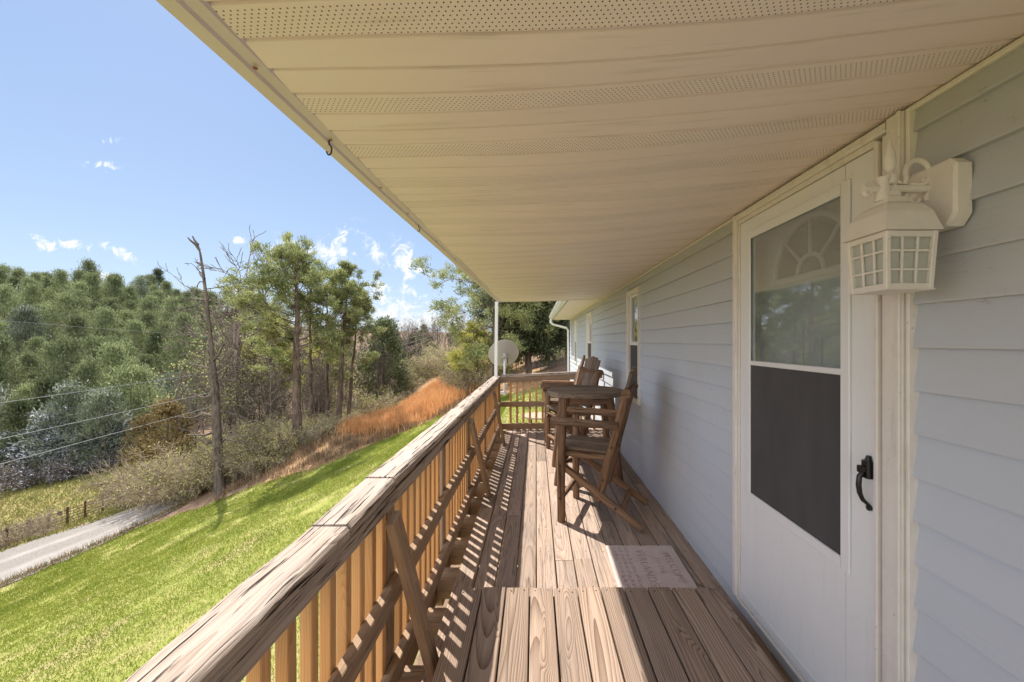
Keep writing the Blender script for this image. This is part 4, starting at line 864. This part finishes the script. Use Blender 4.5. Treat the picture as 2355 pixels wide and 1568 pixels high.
# ================================================================== DECK
deck=empty('porch_deck','weathered grey-brown plank porch deck along the house wall','deck',(0,0,0))
def decking():
    mb=MB(); w=.1265
    for i in range(13):
        x=-.508+.128*i; y=-2.4+random.uniform(-1.6,0)
        while y<6.86:
            ln=random.choice((2.44,3.05,3.66,1.8)); ye=min(y+ln,6.86)
            if ye>-2.4:
                a=max(y,-2.4); dx=random.uniform(-.001,.001); dz=random.uniform(-.0025,.0)
                rn=random.random(); mb.bar((x+w/2+dx,a+.0015,-.013+dz),(x+w/2+dx,ye-.0015,-.013+dz),w-.006+random.uniform(-.002,.001),.026,up=(1,0,0),bev=.003,n=max(1,int((ye-a)/.5)),jit=.0006,rnd=rn)
                for yy in np.arange(math.ceil(a/.406)*.406, ye-.02, .406):
                    for s in (.03,.09): mb.disc((x+s+random.uniform(-.006,.006),yy+random.uniform(-.006,.006),dz-.0012),(0,0,1),.0032,.0022,6,1)
            y=ye
    return mb
decking().build('floor_boards',[M['deck'],M['iron']],deck)
mb=MB()
mb.box((-.705,-2.4,-.26),(-.667,6.80,-.045)); mb.box((-.60,6.80,-.26),(WX,6.84,-.03))
for yy in np.arange(-2.2,6.7,.406): mb.box((-.66,yy-.019,-.22),(WX,yy+.019,-.03))
mb.build('joists',M['rail'],deck)
for yy in (-2.0,.6,3.2,6.6):
    mb=MB(); zg=z1(-.5,yy); mb.bar((-.52,yy,zg-.3),(-.52,yy,-.23),.09,.09,up=(1,0,0)); mb.build('post',M['rail'],deck)
# raised plank platform in front of the door
plat=empty('step_platform','raised platform of wide grained planks on the deck in front of the storm door','platform',(0,0,0))
mb=MB(); n=11; wb=(1.416)/n
for i in range(n):
    a0=-.42+wb*i; dy=random.uniform(-.006,.006); mb.bar((a0+wb/2+.012,-.6,.135),(a0+wb/2,2.18+dy,.135+random.uniform(-.002,.001)),wb-.0075,.03,up=(1,0,0),bev=.004,n=6,jit=.0006)
    for s in (.03,.1): mb.disc((a0+s,2.15+random.uniform(-.01,.01),.1495),(0,0,1),.0032,.0022,6,1)
mb.build('planks',[M['platform'],M['iron']],plat)
mb=MB(); mb.box((-.40,2.12,.002),(.98,2.155,.118)); mb.box((-.40,-.55,.002),(-.365,2.12,.118)); mb.box((.945,-.55,.002),(.98,2.12,.118)); mb.build('frame',M['rail'],plat)
# door mat
dm=empty('door_mat','faded pink door mat with worn lettering on the deck below the storm door','mat',(.74,2.54,0))
mb=MB(); nx,ny=12,16; vs=[]
for i in range(nx+1):
    for j in range(ny+1):
        x=-.24+.48*i/nx; y=-.34+.70*j/ny; x+=.012*(j/ny-.5); vs.append((x,y,.010+.0015*math.sin(i*2.1+j)+.001*math.sin(j*1.3)))
I=lambda i,j:i*(ny+1)+j
fs=[(I(i,j),I(i+1,j),I(i+1,j+1),I(i,j+1)) for i in range(nx) for j in range(ny)]
edge=[I(i,0) for i in range(nx+1)]+[I(nx,j) for j in range(1,ny+1)]+[I(i,ny) for i in range(nx-1,-1,-1)]+[I(0,j) for j in range(ny-1,0,-1)]
b=len(vs); vs+=[(vs[e][0],vs[e][1],.0005) for e in edge]; ne=len(edge); fs+=[(edge[j],b+j,b+(j+1)%ne,edge[(j+1)%ne]) for j in range(ne)]
mb.add(vs,fs); mb.build('rubber',M['mat'],dm)
def text_mesh(name,body,size,loc,rz,mat,parent,shear=0):
    c=bpy.data.curves.new(name,'FONT'); c.body=body; c.size=size; c.align_x='CENTER'; c.align_y='CENTER'; c.extrude=.0004; c.offset=-.0012; c.space_character=1.12
    o=bpy.data.objects.new(name,c); COL.objects.link(o); bpy.context.view_layer.update()
    me=bpy.data.meshes.new_from_object(o.evaluated_get(bpy.context.evaluated_depsgraph_get())); COL.objects.unlink(o); bpy.data.objects.remove(o)
    me.materials.clear(); me.materials.append(mat); r=put(bpy.data.objects.new(name,me),parent); r.location=loc; r.rotation_euler=(0,0,rz); return r
text_mesh('lettering','WELCOME',.070,(.165,.085,.0128),R(-90),M['matink'],dm); text_mesh('lettering','TO THE',.050,(.080,.10,.0128),R(-90),M['matink'],dm); text_mesh('lettering','VERLANDS',.080,(-.015,.085,.0128),R(-90),M['matink'],dm)
mb=MB()
for r in range(3):
    for j in range(26):
        x=-.10-.042*r+random.uniform(-.006,.006); y=-.30+.62*j/25
        mb.bar((x-.012,y-.008,.0128),(x+.012,y+.008*random.uniform(-1,1),.0128),.0028,.0008,up=(0,1,0),bev=0)
        if j%2: mb.bar((x-.008,y+.010,.0132),(x+.010,y+.004,.0132),.0024,.0008,up=(0,1,0),bev=0)
mb.build('border_pattern',M['matink'],dm)
# ================================================================== RAILINGS
rail=empty('side_railing','long weathered wooden railing on the open side of the porch','railing',(0,0,0))
capsegs=[(-1.2,1.285,.900,.902,0),(1.288,1.70,.906,.914,.002),(1.703,3.42,.917,.915,-.001),(3.423,5.1,.913,.909,.001),(5.103,6.72,.909,.905,0)]
mb=MB()
for (a,b,z0_,z1_,dx) in capsegs: mb.bar((-.666+dx,a,z0_-.024),(-.666-dx,b,z1_-.024),.134,.050,up=(1,0,0),bev=.010,n=max(3,int((b-a)/.10)),jit=.0019)
mb.build('top_rail',M['cap'],rail)
mb=MB(); mb.bar((-.628,-1.2,.822),(-.628,6.70,.826),.062,.036,bev=.004,n=30,jit=.0012); mb.build('under_rail',M['cap'],rail)
for nm,zc,zz in (('mid_rail',.445,.445),('bottom_rail',.085,.09)):
    mb=MB()
    for a,b in ((-1.2,1.63),(1.633,3.66),(3.663,6.66)): mb.bar((-.604,a,zc),(-.604,b,zz),.090,.038,bev=.004,n=int((b-a)/.25),jit=.0015)
    mb.build(nm,M['rail'],rail)
posts=[-.6,.62,1.72,2.72,3.72,4.93,6.05]
for y in posts:
    mb=MB(); mb.bar((-.6685,y,-.28),(-.6685,y,.856),.089,.086,up=(1,0,0),bev=.006,n=6,jit=.001); mb.build('post',M['rail'],rail)
mb=MB(); mb.bar((-.645,6.68,-.28),(-.645,6.68,.858),.089,.089,up=(1,0,0),bev=.006,n=6,jit=.001); mb.build('post',M['rail'],rail)
for (ya,yb) in ((1.58,1.78),(3.48,3.86),(5.4,5.7)):
    mb=MB(); zb=.02 if yb>2.2 else .02; mb.bar((-.568,ya,.80),(-.455,yb,zb),.085,.038,up=(0,1,0),bev=.004,n=6,jit=.001); mb.build('brace',M['rail'],rail)
y=-.52
while y<6.62:
    if not any(abs(y-p)<.068 for p in posts+[6.68]):
        mb=MB(); dx=random.uniform(-.0015,.0015); dy=random.uniform(-.004,.004); mb.bar((-.643+dx,y,-.02),(-.643-dx,y+dy,.855),.036,.0365,up=(1,0,0),bev=.003,n=2,jit=.0004); mb.build('baluster',M['baluster'],rail)
    y+=.103
er=empty('end_railing','short wooden railing closing the far end of the porch','railing',(0,6.75,0))
def E(mb,name,mat): o=mb.build(name,mat,er); o.location=(0,-6.75,0); return o
mb=MB(); mb.bar((-.59,6.745,.905),(1.12,6.745,.985),.09,.042,up=(0,1,0),bev=.006,n=14,jit=.002); E(mb,'top_rail',M['cap'])
mb=MB(); mb.bar((-.585,6.735,.835),(1.12,6.735,.915),.085,.038,bev=.004,n=8,jit=.0015); E(mb,'under_rail',M['rail'])
mb=MB(); mb.bar((-.585,6.735,.43),(1.12,6.735,.45),.085,.038,bev=.004,n=8,jit=.0015); E(mb,'mid_rail',M['rail'])
mb=MB(); mb.bar((-.585,6.735,.055),(1.12,6.735,.085),.10,.038,bev=.004,n=8,jit=.0015); E(mb,'bottom_rail',M['rail'])
for i in range(14):
    x=-.43+.109*i; mb=MB(); mb.bar((x,6.778,.0),(x+random.uniform(-.004,.004),6.778,.875+.045*(x+.59)),.037,.037,up=(1,0,0),bev=.003); E(mb,'baluster',M['baluster'])
# white roof post at the corner
mb=MB(); mb.bar((-.662,6.60,.897),(-.650,6.60,2.15),.052,.052,up=(1,0,0),bev=.004); tag(mb.build('roof_post',M['white_metal']),'slim white metal post holding up the far corner of the porch roof','post')
# satellite dish
sd_=empty('satellite_dish','pale grey satellite dish on a mast at the far corner of the railing','satellite dish',(-.565,6.92,.55)); SO=Vector(sd_.location)
def S(mb,name,mat,par=None):
    o=mb.build(name,mat,par or sd_)
    if par is None: o.location=-SO
    return o
c=Vector((-.565,7.02,1.272)); nrm=Vector((-.25,.86,.45)).normalized(); uu=nrm.cross(Vector((0,0,1))).normalized(); vv=uu.cross(nrm)
mb=MB(); nr,na=8,40; vs=[]
for i in range(nr+1):
    r=.262*i/nr
    for j in range(na): a=2*math.pi*j/na; q=c+uu*(r*1.02*math.cos(a))+vv*(r*math.sin(a))+nrm*(r*r*.55-.02); vs.append(q)
fr=[(i*na+j,i*na+(j+1)%na,(i+1)*na+(j+1)%na,(i+1)*na+j) for i in range(nr) for j in range(na)]
mb.add(vs,fs:=fr,0,smooth=True); b0=[v+nrm*.006 for v in vs]; mb.add(b0,[f[::-1] for f in fr],0,smooth=True)
rim=[vs[nr*na+j] for j in range(na)]+[vs[nr*na]]; mb.tube([Vector(p)+nrm*.003 for p in rim],.006,6); S(mb,'reflector',M['dish'])
mb=MB(); mb.tube([(-.545,6.93,.55),(-.545,6.93,1.10),(-.55,6.945,1.19)],.021,10); mb.bar((-.66,6.93,.60),(-.50,6.93,.60),.05,.03); S(mb,'mast',M['white_metal'])
mb=MB(); q=c-nrm*.035; mb.box((q.x-.035,q.y-.07,q.z-.14),(q.x+.055,q.y+.0,q.z-.02),bev=.01); mb.bar(q+Vector((.01,-.02,-.05)),q+nrm*.03+Vector((.01,0,.0)),.09,.05,bev=.008); S(mb,'bracket',M['dish'])
mb=MB(); cc=Vector((q.x+.015,q.y-.085,q.z-.095)); mb.tube([cc+Vector((.052*math.cos(a),.004*a,.052*math.sin(a))) for a in np.linspace(0,12.5,50)],.0045,5); mb.tube([cc+Vector((.05,0,0)),cc+Vector((.06,0,-.10)),cc+Vector((.02,.0,-.21)),cc+Vector((.06,-.05,-.285)),(-.40,6.76,.925),(-.1,6.74,.945),(.3,6.74,.962)],.0045,5); S(mb,'cable',M['iron'])
# plant hooks under the fascia
def hook(y,s,lb):
    z=zf(y)-.002; mb=MB(); x=FX+.035; mb.tube([(x,y,z+.01),(x,y,z-.008*s)]+[(x+(.014*math.sin(a))*s*.5-.0,y+.014*s*(math.cos(a)-1)*.0+.0,z-.008*s-.014*s+.014*s*math.cos(a)) for a in np.linspace(0,4.4,14)],.0022*s,6); tag(mb.build('plant_hook',M['iron']),lb,'hook')
hook(1.145,1.05,'dark cup hook screwed under the porch fascia'); hook(2.02,.8,'small hook farther along the fascia, beyond the large cup hook')
mb=MB()
for y in (.83,1.135,1.5,1.82,2.35,2.9,3.4,4.1): mb.disc((FX+.045,y,zf(y)-.001),(0,0,-1),.0045,.002,8)
H(mb,'screw_heads',M['rust'])
# ================================================================== CHAIRS AND TABLE
def logp(mb,p0,p1,r,k=9,r1=None,n=6,wob=.003):
    p0=Vector(p0);p1=Vector(p1); pts=[]
    for i in range(n+1):
        f=i/n; p=p0.lerp(p1,f)
        if 0<i<n: p+=Vector([random.uniform(-wob,wob) for _ in range(3)])
        pts.append(p)
    r1=r1 or r; rr=[(r+(r1-r)*i/n)*random.uniform(.95,1.05) for i in range(n+1)]
    mb.tube(pts,rr,k,jit=.03)
def bolt(mb,c,nrm): mb.disc(c,nrm,.011,.006,8,1)
LM=[M['log'],M['iron']]
def bar_chair():
    t=empty('bar_chair','','chair')
    for s in (-1,1):
        mb=MB(); logp(mb,(0,s*.265,0),(0,s*.262,.80),.033,r1=.036); 
        for z in (.20,.47): bolt(mb,(0,s*.265+s*.030,z),(0,s,0))
        mb.build('front_leg',LM,t)
        mb=MB(); logp(mb,(.30,s*.225,.20),(.53,s*.225,1.09),.038,r1=.036)
        for f in (.2,.5,.68): bolt(mb,(.30+.23*f,s*.258,.20+.89*f),(0,s,0))
        mb.build('back_post',LM,t)
        mb=MB(); logp(mb,(-.03,s*.232,.475),(.655,s*.265,.035),.030); bolt(mb,(.45,s*.285,.17),(0,s,0)); mb.build('rear_leg',LM,t)
        mb=MB(); logp(mb,(-.085,s*.268,.832),(.47,s*.268,.826),.036,r1=.032); mb.build('armrest',LM,t)
        mb=MB(); logp(mb,(-.02,s*.20,.555),(.42,s*.20,.545),.027); mb.build('seat_rail',LM,t)
    mb=MB(); n=7
    for i in range(n):
        y=-.225+.45*(i+.5)/n; mb.bar((-.035,y,.600+random.uniform(-.003,.003)),(.40,y,.590),.45/n-.008,.026,up=(0,1,0),bev=.008,n=4,jit=.0015)
    mb.build('seat',M['slat'],t)
    mb=MB(); offs=[-.165,-.083,0,.083,.165]
    for o in offs:
        h=1.285-.9*o*o*1.6; sp=1+.25; x0,z0=.395,.62; x1=x0+(h-z0)*.27; mb.bar((x0,o*.78,z0),(x1,o*1.12,h),.078,.026,up=(0,1,0),bev=.010,n=5,jit=.0018)
    mb.build('backrest',M['slat'],t)
    mb=MB(); logp(mb,(.535,-.30,1.085),(.535,.30,1.085),.040); mb.build('back_rail',LM,t)
    for (x,z) in ((.0,.19),(.0,.50),(.50,.135)):
        mb=MB(); logp(mb,(x,-.25,z),(x,.25,z),.024); mb.build('stretcher',LM,t)
    return t
ch=bar_chair()
for i,(x,y,bx,by,lb) in enumerate([(.298,3.57,.944,-.33,'nearest rustic log bar chair, on the camera side of the round table'),(.25,5.32,.95,.30,'middle rustic log bar chair behind the round table, slatted back turned to the viewer'),(.17,6.14,1,-.05,'farthest rustic log bar chair, next to the end railing')]):
    o=ch if i==0 else copy_tree(ch); o.location=(x,y,0); o.rotation_euler=(0,0,math.atan2(by,bx)); tag(o,lb,'chair','rustic log bar chairs on the porch')
tb=empty('round_table','round rustic log bar table with a dark plank top between the bar chairs','table',(.55,4.46,0))
def round_top():
    mb=MB(); r=.43; z0,z1_=.912,.957; n=6; w=2*r/n
    for i in range(n):
        a=-r+w*i+.002; b=-r+w*(i+1)-.002; N=10; poly=[]
        ys=[a+(b-a)*k/N for k in range(N+1)]
        right=[(math.sqrt(max(r*r-y*y,1e-5)),y) for y in ys]; left=[(-x,y) for x,y in reversed(right)]
        poly=right+left; k=len(poly); dz=random.uniform(-.002,.001); off=random.uniform(0,30); o3=random.uniform(.02,.08)
        vs=[(x,y,z0) for x,y in poly]+[(x*.985,y,z1_-.006+dz) for x,y in poly]+[(x*.975,y,z1_+dz) for x,y in poly]
        g=[(v[0]+off,v[1]*1.0+i*.3,o3+v[2]-.95) for v in vs]
        mb.add(vs,[(j,(j+1)%k,k+(j+1)%k,k+j) for j in range(k)]+[(k+j,k+(j+1)%k,2*k+(j+1)%k,2*k+j) for j in range(k)]+[tuple(range(2*k,3*k)),tuple(range(k))[::-1]],0,g)
    mb.disc((0,0,z1_-.001),(0,0,1),.02,.003,10,1)
    return mb
round_top().build('table_top',[M['slat'],M['iron']],tb)
for a in range(4):
    c,s=math.cos(R(45+90*a)),math.sin(R(45+90*a)); mb=MB(); logp(mb,(c*.46,s*.44,0),(c*.33,s*.33,.912),.040,r1=.043); bolt(mb,(c*.37,s*.37,.84),(c,s,0)); mb.build('leg',LM,tb)
for a in range(4):
    c,s=math.cos(R(45+90*a)),math.sin(R(45+90*a)); c2,s2=math.cos(R(135+90*a)),math.sin(R(135+90*a))
    mb=MB(); mb.bar((c*.33,s*.33,.865),(c2*.33,s2*.33,.865),.075,.03,bev=.008,n=3,jit=.002); mb.build('apron',M['log'],tb)
for a in (0,1):
    c,s=math.cos(R(45+90*a)),math.sin(R(45+90*a)); mb=MB(); logp(mb,(c*.43,s*.42,.22+.05*a),(-c*.43,-s*.42,.22+.05*a),.027); mb.build('stretcher',LM,tb)
